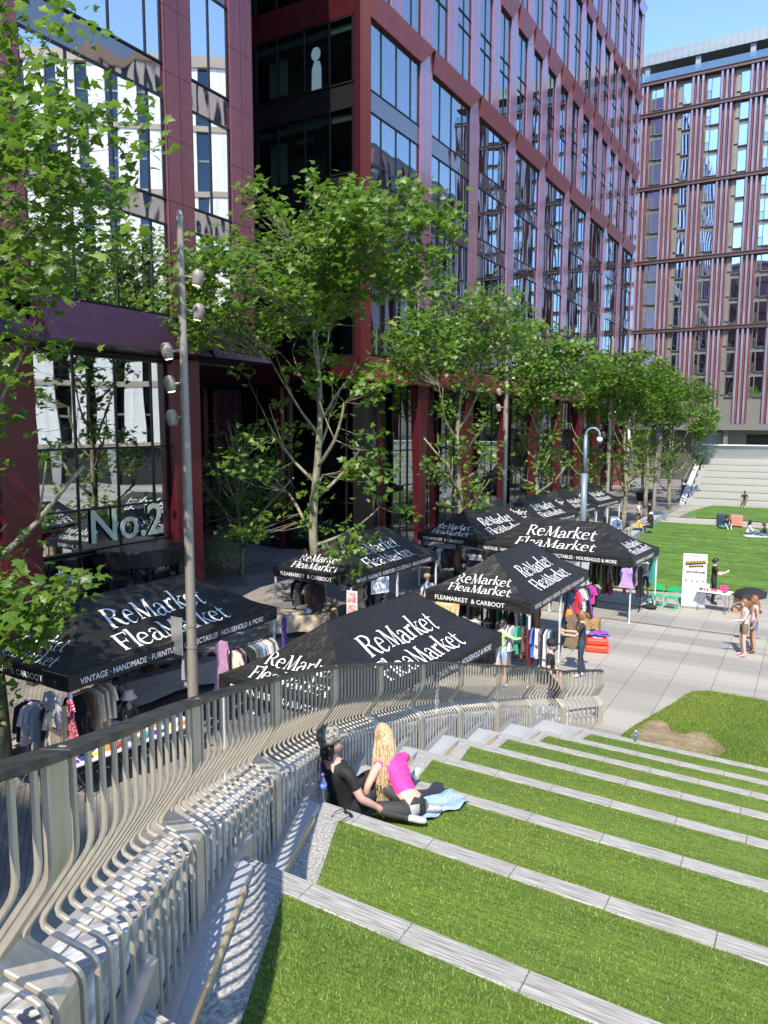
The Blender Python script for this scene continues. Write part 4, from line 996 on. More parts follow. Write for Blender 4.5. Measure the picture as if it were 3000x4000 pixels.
def person(label,loc,rz,top,bottom,skin='fair',hair='black',hlen=0,sleeve='short',legs='long',pose=None,sc=1.0,hat=None,shoe=None,group=None,fem=False,shoecol=None,extras=None,crop=False):
    """pose: joint positions in metres, body facing local +Y, feet at z=0"""
    p=dict(pel=V3(0,0,.96),che=V3(0,.01,1.27),nek=V3(0,0,1.47),hed=V3(0,.03,1.62),look=V3(0,1,0),
           eL=V3(-.25,-.02,1.14),eR=V3(.25,-.02,1.14),wL=V3(-.25,.08,.90),wR=V3(.25,.08,.90),
           kL=V3(-.10,.03,.51),kR=V3(.10,.03,.51),aL=V3(-.11,-.02,.085),aR=V3(.11,-.02,.085),fL=None,fR=None,sL=None,sR=None,hL=None,hR=None,gL=None,gR=None)
    if pose: p.update({k:(Vector(v) if v is not None else None) for k,v in pose.items()})
    t=empty('person',label,'person',loc,rz,group); t.scale=(sc,)*3
    spine=(p['nek']-p['pel']).normalized(); 
    sd=p.get('side'); side=(Vector(sd) if sd is not None else V3(1,0,0)); side=(side-spine*side.dot(spine)).normalized()
    fw=spine.cross(side)*-1
    sw=.165 if fem else .19
    sh=p['nek']-spine*.075
    sL=p['sL'] or sh-side*sw; sR=p['sR'] or sh+side*sw
    hw=.095
    hL=p['hL'] or p['pel']-side*hw-spine*.04; hR=p['hR'] or p['pel']+side*hw-spine*.04
    wst=p['pel'].lerp(p['che'],.42)
    nodes=[];edges=[];rad=[];lab=[]
    def nn(v,r,l,par=None):
        nodes.append(tuple(v)); rad.append(r); lab.append(l); i=len(nodes)-1
        if par is not None: edges.append((par,i))
        return i
    k=.93 if fem else 1.0
    ip=nn(p['pel'],(.135*k+.01,.115),'B'); iw=nn(wst,(.115*k,.10),'T',ip); ic=nn(p['che'],(.145*k,.115),'T',iw); iu=nn(sh-spine*.02,(.125*k,.085),'T',ic); ik=nn(p['nek']+spine*.01,(.055,.055),'N',iu); 
    nn(p['nek'].lerp(p['hed'],.45),(.052,.052),'N',ik)
    for s,e,w,g in ((sL,p['eL'],p['wL'],p['gL']),(sR,p['eR'],p['wR'],p['gR'])):
        a=nn(s,(.062*k,.062*k),'T',iu); m1=nn(s.lerp(e,.5),(.05*k,.05*k),'S',a); b=nn(e,(.041*k,.041*k),'S2',m1); m2=nn(e.lerp(w,.45),(.040*k,.038*k),'F',b); c=nn(w,(.027,.022),'H',m2)
        d=(w-e).normalized(); q=(g-w).normalized() if g is not None else (d+V3(0,.25,0)).normalized()
        pl=q.cross(side if abs(q.dot(side))<.8 else V3(0,0,1)).normalized()
        h=nn(w+q*.06,(.036,.018),'H',c)
        for fi in range(4):
            o=(fi-1.5)*.019; L=(.066,.078,.074,.058)[fi]; b0=w+q*.095+pl*o
            x=nn(b0,(.0105,.0105),'H',h); y=nn(b0+q*L*.55+pl*o*.2,(.009,.009),'H',x); nn(b0+q*L*.85+pl*o*.2-side*.02*(1 if s is sR else -1),(.0075,.0075),'H',y)
        th=nn(w+q*.045+pl*.042,(.012,.012),'H',c); nn(w+q*.085+pl*.062,(.0095,.0095),'H',th)
    for h,kn,an,f in ((hL,p['kL'],p['aL'],p['fL']),(hR,p['kR'],p['aR'],p['fR'])):
        a=nn(h,(.105,.105),'B',ip); m1=nn(h.lerp(kn,.5),(.083,.083),'TH',a); b=nn(kn,(.058,.058),'K',m1); m2=nn(kn.lerp(an,.35),(.056,.056),'C',b); c=nn(an,(.036,.036),'A',m2)
        fd=(f-an) if f is not None else V3(0,.17,-.055)
        b2=nn(an+fd*.45,(.042,.032),'X',c); nn(an+fd*1.0,(.034,.022),'X',b2)
    V,F_=skin_mesh(nodes,edges,rad,1)
    segs=[(np.array(nodes[a]),np.array(nodes[b]),lab[b],lab[a]) for a,b in edges]
    A=np.array([s[0] for s in segs]); D=np.array([s[1]-s[0] for s in segs]); DD=(D**2).sum(1)+1e-9
    mats=[SK[skin],top,bottom,shoe or WHITEM,EYE,LIP]
    def mat_of(c):
        c=np.array(c); u=np.clip(((c-A)*D).sum(1)/DD,0,1); dist=np.linalg.norm(A+D*u[:,None]-c,axis=1)
        j=int(np.argmin(dist)); l=segs[j][2]; uu=u[j]; l0=segs[j][3]
        if l=='T' and crop and l0=='B': return 2 if uu<.2 else (0 if uu<.95 else 1)
        if l=='T': return 2 if (l0=='B' and uu<.25) else (1 if not (l0=='B' and legs=='crop' and uu<.6) else 0)
        if l=='N': return 0 if (l0=='N' or uu>.35) else 1
        if l=='S': return 1 if sleeve!='none' else 0
        if l=='S2': return 1 if (sleeve=='long' or (sleeve=='short' and uu<.35)) else 0
        if l=='F': return 1 if sleeve=='long' else 0
        if l=='H': return 1 if (sleeve=='long' and l0=='F' and uu<.6) else 0
        if l=='B': return 2
        if l=='TH': return 2 if legs!='bare' else 0
        if l=='K': return 2 if (legs in('long','crop') or (legs=='shorts' and uu<.12) or (legs=='knee' and uu<.7)) else 0
        if l in('C','A'): return 2 if legs in('long','crop') else 0
        return 3
    m=MB(); n0=len(V); m.add(V,F_); m.m=[mat_of(np.mean([V[i] for i in f],axis=0)) for f in F_]
    # head
    lk=p['look'].normalized(); upv=(p['hed']-p['nek']).normalized(); rt=lk.cross(upv).normalized(); upv=rt.cross(lk).normalized()
    HC=p['hed']
    def hp(x,y,z): return HC+rt*x+lk*y+upv*z
    nu,nv=14,12; hv=[];hf=[]
    for i in range(nv+1):
        ph=math.pi*i/nv
        for j in range(nu):
            a=2*math.pi*j/nu; x=.075*math.sin(ph)*math.cos(a); y=.097*math.sin(ph)*math.sin(a); z=.118*math.cos(ph)
            if z<0: f=1-.30*(-z/.118)**1.5; x*=f; y=y*f+(.012*(-z/.118) if y>0 else -0.0)
            if y>.06 and -.04<z<.02: y-=.004
            hv.append(tuple(hp(x,y,z)))
    for i in range(nv):
        for j in range(nu): hf.append((i*nu+j,(i+1)*nu+j,(i+1)*nu+(j+1)%nu,i*nu+(j+1)%nu))
    m.mi=0; m.add(hv,hf)
    def ell(x,y,z,a,b,c,mi):
        v=[];f=[]
        for i in range(5):
            ph=math.pi*i/4
            for j in range(6): q=2*math.pi*j/6; v.append(tuple(hp(x+a*math.sin(ph)*math.cos(q),y+b*math.sin(ph)*math.sin(q),z+c*math.cos(ph))))
        for i in range(4):
            for j in range(6): f.append((i*6+j,(i+1)*6+j,(i+1)*6+(j+1)%6,i*6+(j+1)%6))
        m.mi=mi; m.add(v,f)
    m.mi=0; m.add([tuple(hp(*q)) for q in ((0,.088,.015),(-.016,.088,-.032),(.016,.088,-.032),(0,.118,-.027))],[(0,1,3),(0,3,2),(1,2,3)])
    for s in (-1,1): ell(s*.030,.085,.008,.013,.008,.007,4); ell(s*.077,-.005,-.01,.008,.018,.03,0)
    ell(0,.086,-.058,.022,.009,.007,5)
    body=m.build('body',mats,t,smooth=True)
    # hair
    if hair:
        h=MB(); hv=[];hf=[]; rr=random.Random(len(label)); cn=13; cols=16
        back={0:-.02,1:-.09,2:-.14,3:-.34,4:-.5,5:-.06}[hlen]
        for i in range(cn+1):
            u=i/cn
            for j in range(cols):
                a=2*math.pi*j/cols
                front=max(0,math.sin(a))
                # cap from crown down; front stops at the hairline
                zlow=.055*front+(back if front<.45 else (.035 if hlen<3 else .02))*(1-front)
                z=.135*(1-u)+zlow*u
                if z>-.0: rr_=math.sqrt(max(0,1-(z/.137)**2)); x=.086*rr_*math.cos(a); y=.108*rr_*math.sin(a)
                else: f=1-.06*(-z/.3); x=.088*f*math.cos(a); y=.108*math.sin(a)*f-.010-.05*(1 if hlen>2 else 0)*min(1,-z/.2)
                w=.007*math.sin(a*5+u*8)*(u) + (.006 if hair=='curly' else .0)*math.sin(a*9+z*90)
                hv.append(tuple(hp(x+w*math.cos(a),y+w*math.sin(a)-.006,z+.004)))
        for i in range(cn):
            for j in range(cols): hf.append((i*cols+j,(i+1)*cols+j,(i+1)*cols+(j+1)%cols,i*cols+(j+1)%cols))
        hf.append(tuple(range(cols))); h.add(hv,hf)
        if hair=='curly' or hlen==2:
            for _ in range(26):
                a=rr.uniform(0,6.28); z=rr.uniform(-.12,-.03) if hat else rr.uniform(-.11,.09); c=hp(.088*math.cos(a),-.02-.085*abs(math.sin(a)),z); s=rr.uniform(.018,.036)
                h.lathe([(.3*s,s),(s,.4*s),(s,-.4*s),(.3*s,-s)][::-1],tuple(c),6)
        if hlen==5 or (extras and 'ponytail' in extras):
            h.tube([hp(0,-.10,.04),hp(0,-.15,.02),hp(0,-.165,-.06),hp(0,-.14,-.17)],[.022,.035,.032,.008],8)
        h.build('hair',HAIRM[hair],t,smooth=True)
    if hat:
        kind,hm=hat; h=MB()
        Mx=Matrix((tuple((rt.x,lk.x,upv.x)),tuple((rt.y,lk.y,upv.y)),tuple((rt.z,lk.z,upv.z))))
        c=tuple(hp(0,-.008,.03))
        if kind=='cap':
            h.lathe([(.108,-.01),(.116,.03),(.110,.075),(.08,.112),(.03,.130),(.003,.133)],c,16,Mx)
            pts=[(-.075,.075,.012),(-.06,.13,.018),(-.03,.165,.012),(0,.175,.010),(.03,.165,.012),(.06,.13,.018),(.075,.075,.012)]
            h.add([tuple(hp(x,y,z+.03)) for x,y,z in pts]+[tuple(hp(x,y,z+.038)) for x,y,z in pts],[(6,5,4,3,2,1,0),(7,8,9,10,11,12,13)]+[(i,i+1,8+i,7+i) for i in range(6)])
        else:
            br=.17 if kind=='bucket' else .19; dr=-.045 if kind=='bucket' else .0
            h.lathe([(br,dr),(br,dr+.006),(.105,.03),(.10,.09),(.085,.118),(.02,.125),(.003,.125)],c,20,Mx)
        hh=h.build('hat',hm,t,smooth=True)
    if extras:
        for e in extras:
            if callable(e): e(t,p,hp)
    return t
def sit(seat=.45,lean=0.0,knee=.45,spread=.1,foot=None):
    d=dict(pel=(0,0,seat+.10),che=(0,lean*.5+.01,seat+.40),nek=(0,lean,seat+.60),hed=(0,lean+.03,seat+.75),eL=(-.24,lean+.06,seat+.30),eR=(.24,lean+.06,seat+.30),wL=(-.16,lean+.26,seat+.22),wR=(.16,lean+.26,seat+.22),
      kL=(-spread,knee,seat+.06),kR=(spread,knee,seat+.06),aL=(-spread,knee+.03,.085),aR=(spread,knee+.03,.085))
    return d
def ground(lean=.05):
    return dict(pel=(0,0,.10),che=(0,lean*.5,.40),nek=(0,lean,.60),hed=(0,lean+.04,.75),eL=(-.24,lean+.08,.34),eR=(.24,lean+.08,.34),wL=(-.14,lean+.30,.30),wR=(.14,lean+.30,.30),kL=(-.18,.40,.32),kR=(.18,.40,.32),aL=(-.10,.62,.07),aR=(.10,.62,.07))
def A(w): return R(w)
# --- the couple on the terrace ---
def couple_man():
    pal=dict(pel=(0,0,.11),che=(.0,-.10,.40),nek=(0,-.17,.61),hed=(.02,-.19,.79),look=(.85,.45,.3),
       eL=(-.36,-.30,.33),wL=(-.34,-.36,.10),gL=(-.34,-.28,-.02),eR=(.30,-.10,.31),wR=(.34,.10,.16),gR=(.38,.2,.10),
       kL=(-.10,.42,.22),kR=(.14,.44,.26),aL=(-.12,.84,.07),aR=(.08,.86,.07),fL=(-.12,.95,.16),fR=(.1,.97,.16))
    camo=NT('camouflage_cloth'); n=camo.noise(26,3,camo.pos(obj=True)); camo.col(camo.ramp(n,[(.40,(.10,.09,.07)),(.46,(.26,.24,.19)),(.54,(.42,.40,.36)),(.60,(.15,.14,.12))],'CONSTANT')); camo.set(.8)
    return person('man in a camouflage cap and black T-shirt leaning back by the railing',(-3.68,5.60,2.89),R(-12),BLK,cm('black_trousers',(.016,.016,.019)),'fair','black',2,'short','long',pal,1.02,('cap',camo.m))
couple_man()
def long_hair(t,p,hp):
    rr=random.Random(4); h=MB()
    for i in range(430):
        a=rr.uniform(-.2*math.pi,1.2*math.pi)+math.pi; x0=.083*math.cos(a); y0=.10*math.sin(a)-.01
        r0=rr.uniform(.5,1.02); z0=.13*math.sqrt(max(0,1-r0*r0*.9))
        L=rr.uniform(.46,.66); P_=[hp(x0*r0,y0*r0,z0+.008)]; 
        P_.append(hp(x0*1.08,y0*1.08-.01,.02))
        for q in range(1,6):
            u=q/5; P_.append(hp(x0*(1.12+.25*math.sin(u*2))+.012*math.sin(i+u*5),y0*1.1-.03-.05*u+.01*math.cos(i*2+u*4),.0)+V3(.05*u,-.13*math.sin(u*1.6),-1*L*u))
        w=rr.uniform(.004,.0075); h.tube(P_,[w*.7,w,w,w,w*.9,w*.7,w*.25],4,cap=False,fl=.6)
    h.build('long_hair',HAIRM['blonde'],t,smooth=True)
pink=cm('hot_pink_cotton',(.80,.05,.30)); 
wpose=dict(pel=(0,0,.14),che=(-.16,.10,.36),nek=(-.30,.20,.52),hed=(-.38,.26,.66),look=(-.55,.75,-.15),side=(.45,.75,0),
    eL=(-.40,-.10,.30),wL=(-.46,-.06,.06),gL=(-.56,.02,.03),eR=(-.22,.50,.36),wR=(-.36,.62,.26),gR=(-.46,.66,.24),
    kL=(-.34,-.22,.16),kR=(-.38,-.02,.30),aL=(.04,-.14,.09),aR=(.10,.10,.08),fL=(.20,-.08,.06),fR=(.27,.18,.06))
person('woman with long blonde hair in a pink top leaning beside the man in the cap',(-3.13,5.88,2.88),R(8),pink,cm('washed_black_jeans',(.035,.035,.035)),'fair','blonde',1,'none','long',wpose,.99,None,cm('grey_sock',(.45,.45,.45)),None,True,extras=[long_hair],crop=True)
# --- people on the plaza ---
navy=cm('navy_cotton',(.022,.026,.045)); denim=cm('blue_denim',(.10,.17,.30)); ldenim=cm('pale_denim',(.30,.42,.58)); white=cm('white_cotton',(.7,.7,.7)); lime=cm('lime_knit',(.50,.66,.28)); lpink=cm('pale_pink_cotton',(.72,.50,.52))
khaki=cm('khaki_cotton',(.16,.13,.09)); beige=cm('beige_linen',(.55,.46,.31)); coral=cm('coral_knit',(.72,.30,.26)); olive=cm('olive_cotton',(.08,.085,.05)); grey=cm('grey_brown_wool',(.22,.20,.17)); dkjean=cm('dark_denim',(.03,.045,.075)); mustard=cm('mustard_cloth',(.75,.38,.03))
person('woman in navy T-shirt and jeans looking through the rail beside the red bags',(-5.02,18.95,0),R(100),navy,dkjean,'fair','auburn',1,'short','long',dict(look=(.0,.9,-.35),eL=(-.20,.14,1.13),wL=(-.12,.40,1.12),eR=(.20,.12,1.13),wR=(.12,.42,1.16),gL=(-.1,.6,1.2),gR=(.1,.6,1.2),aL=(-.10,.03,.085),aR=(.10,-.1,.085)),1.02,fem=True,extras=['ponytail'])
def backpack(mat,sz=1.0):
    def f(t,p,hp):
        def b(m):
            m.lathe([(.03,-.20),(.12,-.19),(.15,-.05),(.145,.08),(.09,.17),(.02,.19)],(0,-.19,1.22),12)
        o=part('backpack',mat,t,b,smooth=True); o.scale=(sz,sz,sz)
        part('strap',mat,t,lambda m:[m.tube([(s*.09,-.10,1.42),(s*.13,.02,1.46),(s*.14,.11,1.33),(s*.12,-.06,1.10)],.014,5) for s in (-1,1)],smooth=True)
    return f
person('woman in lime knit and denim shorts with a white backpack at the clothes rail',(-6.58,17.2,0),R(-22),lime,ldenim,'fair','black',5,'long','shorts',dict(eR=(.34,.10,1.30),wR=(.40,.34,1.30),gR=(.42,.5,1.3),look=(.4,.9,-.2)),1.0,fem=True,extras=[backpack(white)])
person('man in a black cap and black T-shirt behind the end of the railing',(-5.05,16.35,0),R(-80),BLK,BLK,'fair',None,0,'short','long',dict(pel=(0,0,.80),che=(0,.01,1.11),nek=(0,0,1.31),hed=(0,.02,1.47),eL=(-.27,.0,1.0),eR=(.27,0,1.0),wL=(-.22,.15,.8),wR=(.22,.15,.8),kL=(-.1,.2,.42),kR=(.1,.2,.42),aL=(-.11,0,.085),aR=(.11,0,.085)),1.05,('cap',BLK))
person('young woman in a pale pink vest and khaki shorts shading her eyes',(-1.50,23.1,0),R(115),lpink,khaki,'pale','auburn',1,'none','shorts',dict(sR=(.17,.02,1.41),eR=(.30,.26,1.46),wR=(.10,.20,1.60),gR=(-.02,.16,1.64),eL=(-.22,.10,1.16),wL=(-.16,.33,1.12)),.97,fem=True,extras=['ponytail'],shoe=cm('pink_shoe',(.6,.35,.35)))
person('young woman with reddish hair, hand on hip, just behind the pink vest',(-1.28,23.65,0),R(110),lpink,denim,'tan','auburn',3,'none','shorts',dict(eR=(.42,-.08,1.22),wR=(.18,.0,1.04)),.98,fem=True,shoe=cm('brown_sandal',(.12,.06,.03)))
person('man in black standing behind the folding table and banner, holding a phone',(-3.02,29.5,0),R(-75),BLK,BLK,'pale','black',1,'short','long',dict(look=(0,.9,-.45),eR=(.22,.12,1.16),wR=(.10,.36,1.24),gR=(.08,.5,1.32),eL=(-.22,.1,1.15),wL=(-.08,.32,1.2)),1.0,shoe=BLK)
person('person in a beige coat looking at a phone under the tent with the nail posters',(-12.25,19.5,0),R(-150),beige,beige,'tan','black',0,'long','long',dict(look=(0,.8,-.6),eL=(-.22,.1,1.16),wL=(-.08,.32,1.14),eR=(.22,.1,1.16),wR=(.08,.32,1.14)),1.0,fem=True)
person('person in a black jacket standing with his back to the tree trunk',(-11.45,16.9,0),R(-35),BLK,BLK,'tan','black',1,'long','long',None,1.0)
person('woman in a black halter top seated with bare back under the second tent',(-11.95,20.35,0),R(-65),BLK,BLK,'pale','brown',1,'none','long',sit(.45,.08),1.0,fem=True)
person('person in dark clothes standing behind the seated bare backed woman',(-12.7,20.9,0),R(-120),cm('dark_maroon_cloth',(.05,.02,.025)),BLK,'brown','brown',2,'long','long',dict(look=(0,.9,-.3),eL=(-.2,.12,1.2),wL=(-.05,.3,1.3)),1.0)
person('man in a tan cap and pale blue shirt beside the yellow cloth table',(-10.75,21.3,0),R(60),cm('pale_blue_shirt',(.55,.65,.75)),khaki,'fair','brown',0,'short','long',dict(look=(.3,.9,-.2)),1.0,('cap',cm('tan_cap',(.33,.22,.12))))
person('curly haired person in white trainers standing behind the second tent',(-17.2,23.3,0),R(-100),cm('tan_top',(.3,.2,.14)),BLK,'tan','curly',2,'long','shorts',None,1.0,fem=True)
person('person in a dark coat facing the curly haired person',(-16.5,23.6,0),R(80),BLK,BLK,'brown','brown',1,'long','shorts',None,.98)
person('woman in a cream bucket hat seated behind the goods table',(-11.75,9.75,0),R(-75),olive,BLK,'fair','black',3,'long','long',sit(.42,.12),1.0,('bucket',cm('cream_canvas',(.72,.58,.50))),fem=True)
person('person in a straw hat and coral top crouching at the end of the rail',(-10.55,12.65,0),R(75),coral,BLK,'brown','black',1,'long','long',dict(pel=(0,0,.42),che=(0,.12,.72),nek=(0,.22,.92),hed=(0,.27,1.07),look=(0,.9,-.35),eL=(-.24,.28,.72),eR=(.24,.28,.72),wL=(-.15,.50,.72),wR=(.15,.50,.72),kL=(-.15,.36,.48),kR=(.15,.36,.48),aL=(-.12,.02,.085),aR=(.12,.02,.085)),1.12,('straw',cm('straw',(.62,.45,.24))))
person('shopper with bare legs and a tote behind the rail with the purple dress',(-5.3,28.75,0),R(170),cm('pale_grey_top',(.5,.5,.48)),dkjean,'fair','brown',3,'short','knee',dict(eL=(-.2,.12,1.15),wL=(-.05,.32,1.05)),1.0,fem=True)
person('shopper in black reaching into the rail under the clothes tent',(-6.9,20.6,0),R(150),BLK,BLK,'brown','black',1,'short','long',dict(eR=(.3,.15,1.3),wR=(.3,.4,1.35)),1.0)
# seated along the kerb and beyond
person('person in a grey jacket seated on the kerb with her back to us',(-8.55,41.2,0),R(60),grey,BLK,'tan','black',1,'long','long',sit(.42,.12),1.05)
person('person in a dark cap sitting low beside the grey jacket',(-9.1,41.0,0),R(30),navy,dkjean,'tan','brown',0,'long','long',sit(.42,.1),1.0,('cap',navy))
person('person in a white T-shirt standing by the kerb near the trees',(-9.75,49.4,0),R(-100),white,BLK,'tan','brown',0,'short','long',dict(look=(.3,.8,-.3),eR=(.2,.12,1.15),wR=(.08,.36,1.1)),1.0,shoe=BLK)
person('person in a dark jacket and white shirt standing beside the white T-shirt',(-9.15,49.9,0),R(120),BLK,BLK,'tan','black',0,'long','long',None,1.02,('cap',BLK))
person('person with a mustard backpack seated on the kerb',(-8.75,45.3,0),R(100),mustard,navy,'tan','brown',1,'long','long',sit(.42,.18),1.0)
person('person in a black coat and white cap seated on the kerb',(-8.4,46.7,0),R(75),BLK,BLK,'tan','black',3,'long','long',sit(.42,.05),1.05,('cap',white))
person('person sitting on the lawn in front of the two suitcases',(-4.75,52.0,.06),R(-160),BLK,cm('grey_trousers',(.35,.37,.4)),'brown','black',2,'long','long',ground(),1.0)
person('woman in a white jumper and dark cap picnicking on the lawn',(-3.35,49.4,.06),R(-80),white,denim,'tan','black',3,'long','long',ground(.1),1.0,('cap',navy),fem=True)
person('person in a navy coat picnicking at the right edge of the lawn',(-2.38,48.9,.06),R(95),navy,denim,'tan','brown',2,'long','long',ground(),1.0)
person('man in black seated on the lowest step of the far terrace',(-4.85,66.25,.06),R(180),BLK,khaki,'brown','black',0,'short','long',dict(sit(.45,.04),wR=(.05,.2,.98),eR=(.26,.1,.78)),1.0)
person('person in black standing in the passage beyond the trees',(-11.2,84.0,0),R(170),BLK,BLK,'tan','black',0,'long','long',None,1.0)
# ---------------- clothes, rails and goods ----------------
def garment_mesh(kind,seed):
    rr=random.Random(seed)
    if kind=='shirt': sil=[(.0,-.02),(.10,-.04),(.22,-.09),(.30,-.34),(.24,-.36),(.20,-.20),(.21,-.70),(-.21,-.70),(-.20,-.20),(-.24,-.36),(-.30,-.34),(-.22,-.09),(-.10,-.04)]
    elif kind=='jacket': sil=[(0,-.02),(.12,-.04),(.24,-.10),(.29,-.62),(.22,-.63),(.20,-.3),(.23,-.82),(-.23,-.82),(-.20,-.3),(-.22,-.63),(-.29,-.62),(-.24,-.10),(-.12,-.04)]
    elif kind=='dress': sil=[(0,-.03),(.06,-.05),(.15,-.08),(.20,-.24),(.14,-.26),(.13,-.40),(.17,-.75),(.25,-1.12),(-.25,-1.12),(-.17,-.75),(-.13,-.40),(-.14,-.26),(-.20,-.24),(-.15,-.08),(-.06,-.05)]
    else: sil=[(.16,-.06),(.18,-.1),(.19,-.5),(.17,-.95),(.02,-.95),(0,-.4),(-.02,-.95),(-.17,-.95),(-.19,-.5),(-.18,-.1),(-.16,-.06)]
    n=len(sil); m=MB(); th=.035; vs=[]; k=3
    import itertools
    # slices across the garment, rippled like hanging cloth
    def rip(y,z,s): return s*(th*(.5+.5*min(1,abs(z)*2)))+.018*math.sin(y*22+seed)*min(1,abs(z)*1.5)+.02*math.sin(z*6+seed*2)*abs(z)
    P_=[]
    for i in range(n):
        a=sil[i]; b=sil[(i+1)%n]; L=math.hypot(a[0]-b[0],a[1]-b[1]); q=max(1,int(L/.12))
        for j in range(q): P_.append((a[0]+(b[0]-a[0])*j/q,a[1]+(b[1]-a[1])*j/q))
    n=len(P_)
    vs=[(rip(y,z,-1),y,z) for y,z in P_]+[(rip(y,z,1),y,z) for y,z in P_]
    cy,cz=0,sum(p[1] for p in P_)/n
    m.add(vs,[tuple(range(n))[::-1],tuple(range(n,2*n))]+[(i,(i+1)%n,n+(i+1)%n,n+i) for i in range(n)])
    me=m.mesh(kind); me.materials.append(WHITEM); return me
GM={k:[garment_mesh(k,s) for s in range(3)] for k in ('shirt','jacket','dress','trousers')}
def pattern(name,c1,c2,sc=30,kind='dots'):
    t=NT(name)
    if kind=='dots':
        v=t.nd("TexVoronoi"); v.inputs["Scale"].default_value=sc; t.l.new(t.pos(obj=True),v.inputs["Vector"]); t.col(t.ramp(v.outputs["Distance"],[(.28,c2),(.34,c1)],'CONSTANT'))
    elif kind=='stripes':
        w=t.nd("TexWave"); w.inputs["Scale"].default_value=sc; w.bands_direction='Z'; t.l.new(t.pos(obj=True),w.inputs["Vector"]); t.col(t.ramp(w.outputs["Fac"],[(.45,c1),(.55,c2)],'CONSTANT'))
    else:
        n=t.noise(sc,3,t.pos(obj=True)); t.col(t.ramp(n,[(.44,c1),(.5,c2),(.58,c1)],'CONSTANT'))
    return t.set(.8)
CL={'black':BLK,'white':white,'navy':navy,'red':cm('red_cloth',(.55,.03,.035)),'royal blue':cm('royal_blue_cloth',(.03,.15,.55)),'green':cm('green_cloth',(.03,.35,.12)),'beige':beige,'brown':cm('brown_cloth',(.14,.075,.04)),'grey':cm('mid_grey_cloth',(.25,.25,.26)),
 'pale blue':ldenim,'denim':denim,'olive':cm('olive_green_cloth',(.10,.12,.06)),'maroon':cm('maroon_cloth',(.20,.02,.04)),'pale pink':lpink,'cream':cm('cream_cloth',(.65,.60,.48)),'purple':cm('purple_cloth',(.20,.06,.35)),'orange':cm('orange_cloth',(.85,.22,.03)),'hot pink':cm('magenta_cloth',(.75,.04,.30)),'teal':cm('teal_cloth',(.03,.28,.27)),
 'striped':pattern('striped_cloth',(.6,.58,.55),(.25,.08,.06),14,'stripes'),'floral':pattern('floral_cloth',(.30,.33,.42),(.70,.68,.62),60,'blot'),'dotted red':pattern('dotted_red_cloth',(.40,.02,.06),(.75,.65,.65),34),'leopard':pattern('leopard_cloth',(.42,.26,.12),(.05,.03,.02),26),'lilac print':pattern('lilac_print_cloth',(.38,.25,.62),(.60,.35,.65),40,'blot'),'dark print':pattern('dark_print_cloth',(.03,.03,.035),(.4,.38,.35),40,'blot')}
ORD=['first','second','third','fourth','fifth','sixth','seventh','eighth','ninth','tenth','eleventh','twelfth','thirteenth','fourteenth','fifteenth','sixteenth','seventeenth','eighteenth','nineteenth','twentieth','twenty-first','twenty-second','twenty-third','twenty-fourth']
M['rack']=plain('black_rail_tube',(.02,.02,.022),.35,.6)
M['chrome']=plain('chrome_rail',(.5,.5,.5),.25,.9)
def rail(where,a,b,z,items,mat='rack',seed=0,feet=True,frame=True):
    """clothes rail from a to b (plan), hanging height z; items = colours from left to right"""
    a=Vector((*a,0)); b=Vector((*b,0)); d=(b-a).normalized(); n=Vector((-d.y,d.x,0)); ang=math.atan2(d.y,d.x)
    if frame:
        t=empty('clothes_rail',f'{"chrome" if mat=="chrome" else "black"} clothes rail {where}','clothes rail',tuple(a)); L=(b-a).length
        def bar_(m):
            m.tube([(0,0,z),tuple(d*L+Vector((0,0,z)))],.015,6)
        part('hanging_bar',M[mat],t,bar_)
        for e in (0,L):
            def fr(m):
                c=d*e; m.tube([tuple(c+Vector((0,0,z))),tuple(c+Vector((0,0,.05)))],.014,6)
                m.tube([tuple(c-n*.24+Vector((0,0,.02))),tuple(c-n*.05+Vector((0,0,.22))),tuple(c+n*.05+Vector((0,0,.22))),tuple(c+n*.24+Vector((0,0,.02)))],.013,5)
            part('side_frame',M[mat],t,fr)
        part('lower_bar',M[mat],t,lambda m:m.tube([(0,0,.16),tuple(d*L+Vector((0,0,.16)))],.012,5))
    rr=random.Random(seed); k=len(items); L=(b-a).length
    for i,(c,kd) in enumerate(items):
        p=a+d*(L*(i+.5)/k)+Vector((0,0,z+.02))
        o=bpy.data.objects.new({'shirt':'hanging_shirt','jacket':'hanging_jacket','dress':'hanging_dress','trousers':'hanging_trousers'}[kd],GM[kd][i%3]); col.objects.link(o)
        o.location=p; o.rotation_euler=(R(rr.uniform(-3,3)),0,ang+R(rr.uniform(-16,16))); s=rr.uniform(.88,1.08); o.scale=(1,s,s*rr.uniform(.9,1.08))
        o.material_slots[0].link='OBJECT'; o.material_slots[0].material=CL[c]
        setp(o,f'{c} {kd}, {ORD[i]} from left on the rail {where}',kd,f'clothes on the rail {where}')
def seq(s):
    K={'s':'shirt','j':'jacket','d':'dress','t':'trousers'}; return [(x.split(':')[0],K[x.split(':')[1]]) for x in s.split(',')]
rail('at the first tent end',(-10.95,12.05),(-10.85,13.35),1.62,seq('cream:s,dotted red:s,black:j,dark print:j,black:j,navy:j,grey:s,olive:j,denim:j,pale blue:j,striped:s,white:s,cream:s,olive:s,floral:s'),seed=1)
rail('facing the steel railing',(-6.75,17.42),(-5.35,17.58),1.56,seq('black:s,dark print:s,royal blue:j,cream:d,maroon:s,white:s,green:s,teal:s,brown:j,black:j,black:d,maroon:t,royal blue:s,pale pink:s,white:s,dark print:t,navy:t,white:j,pale blue:t,navy:d'),seed=2)
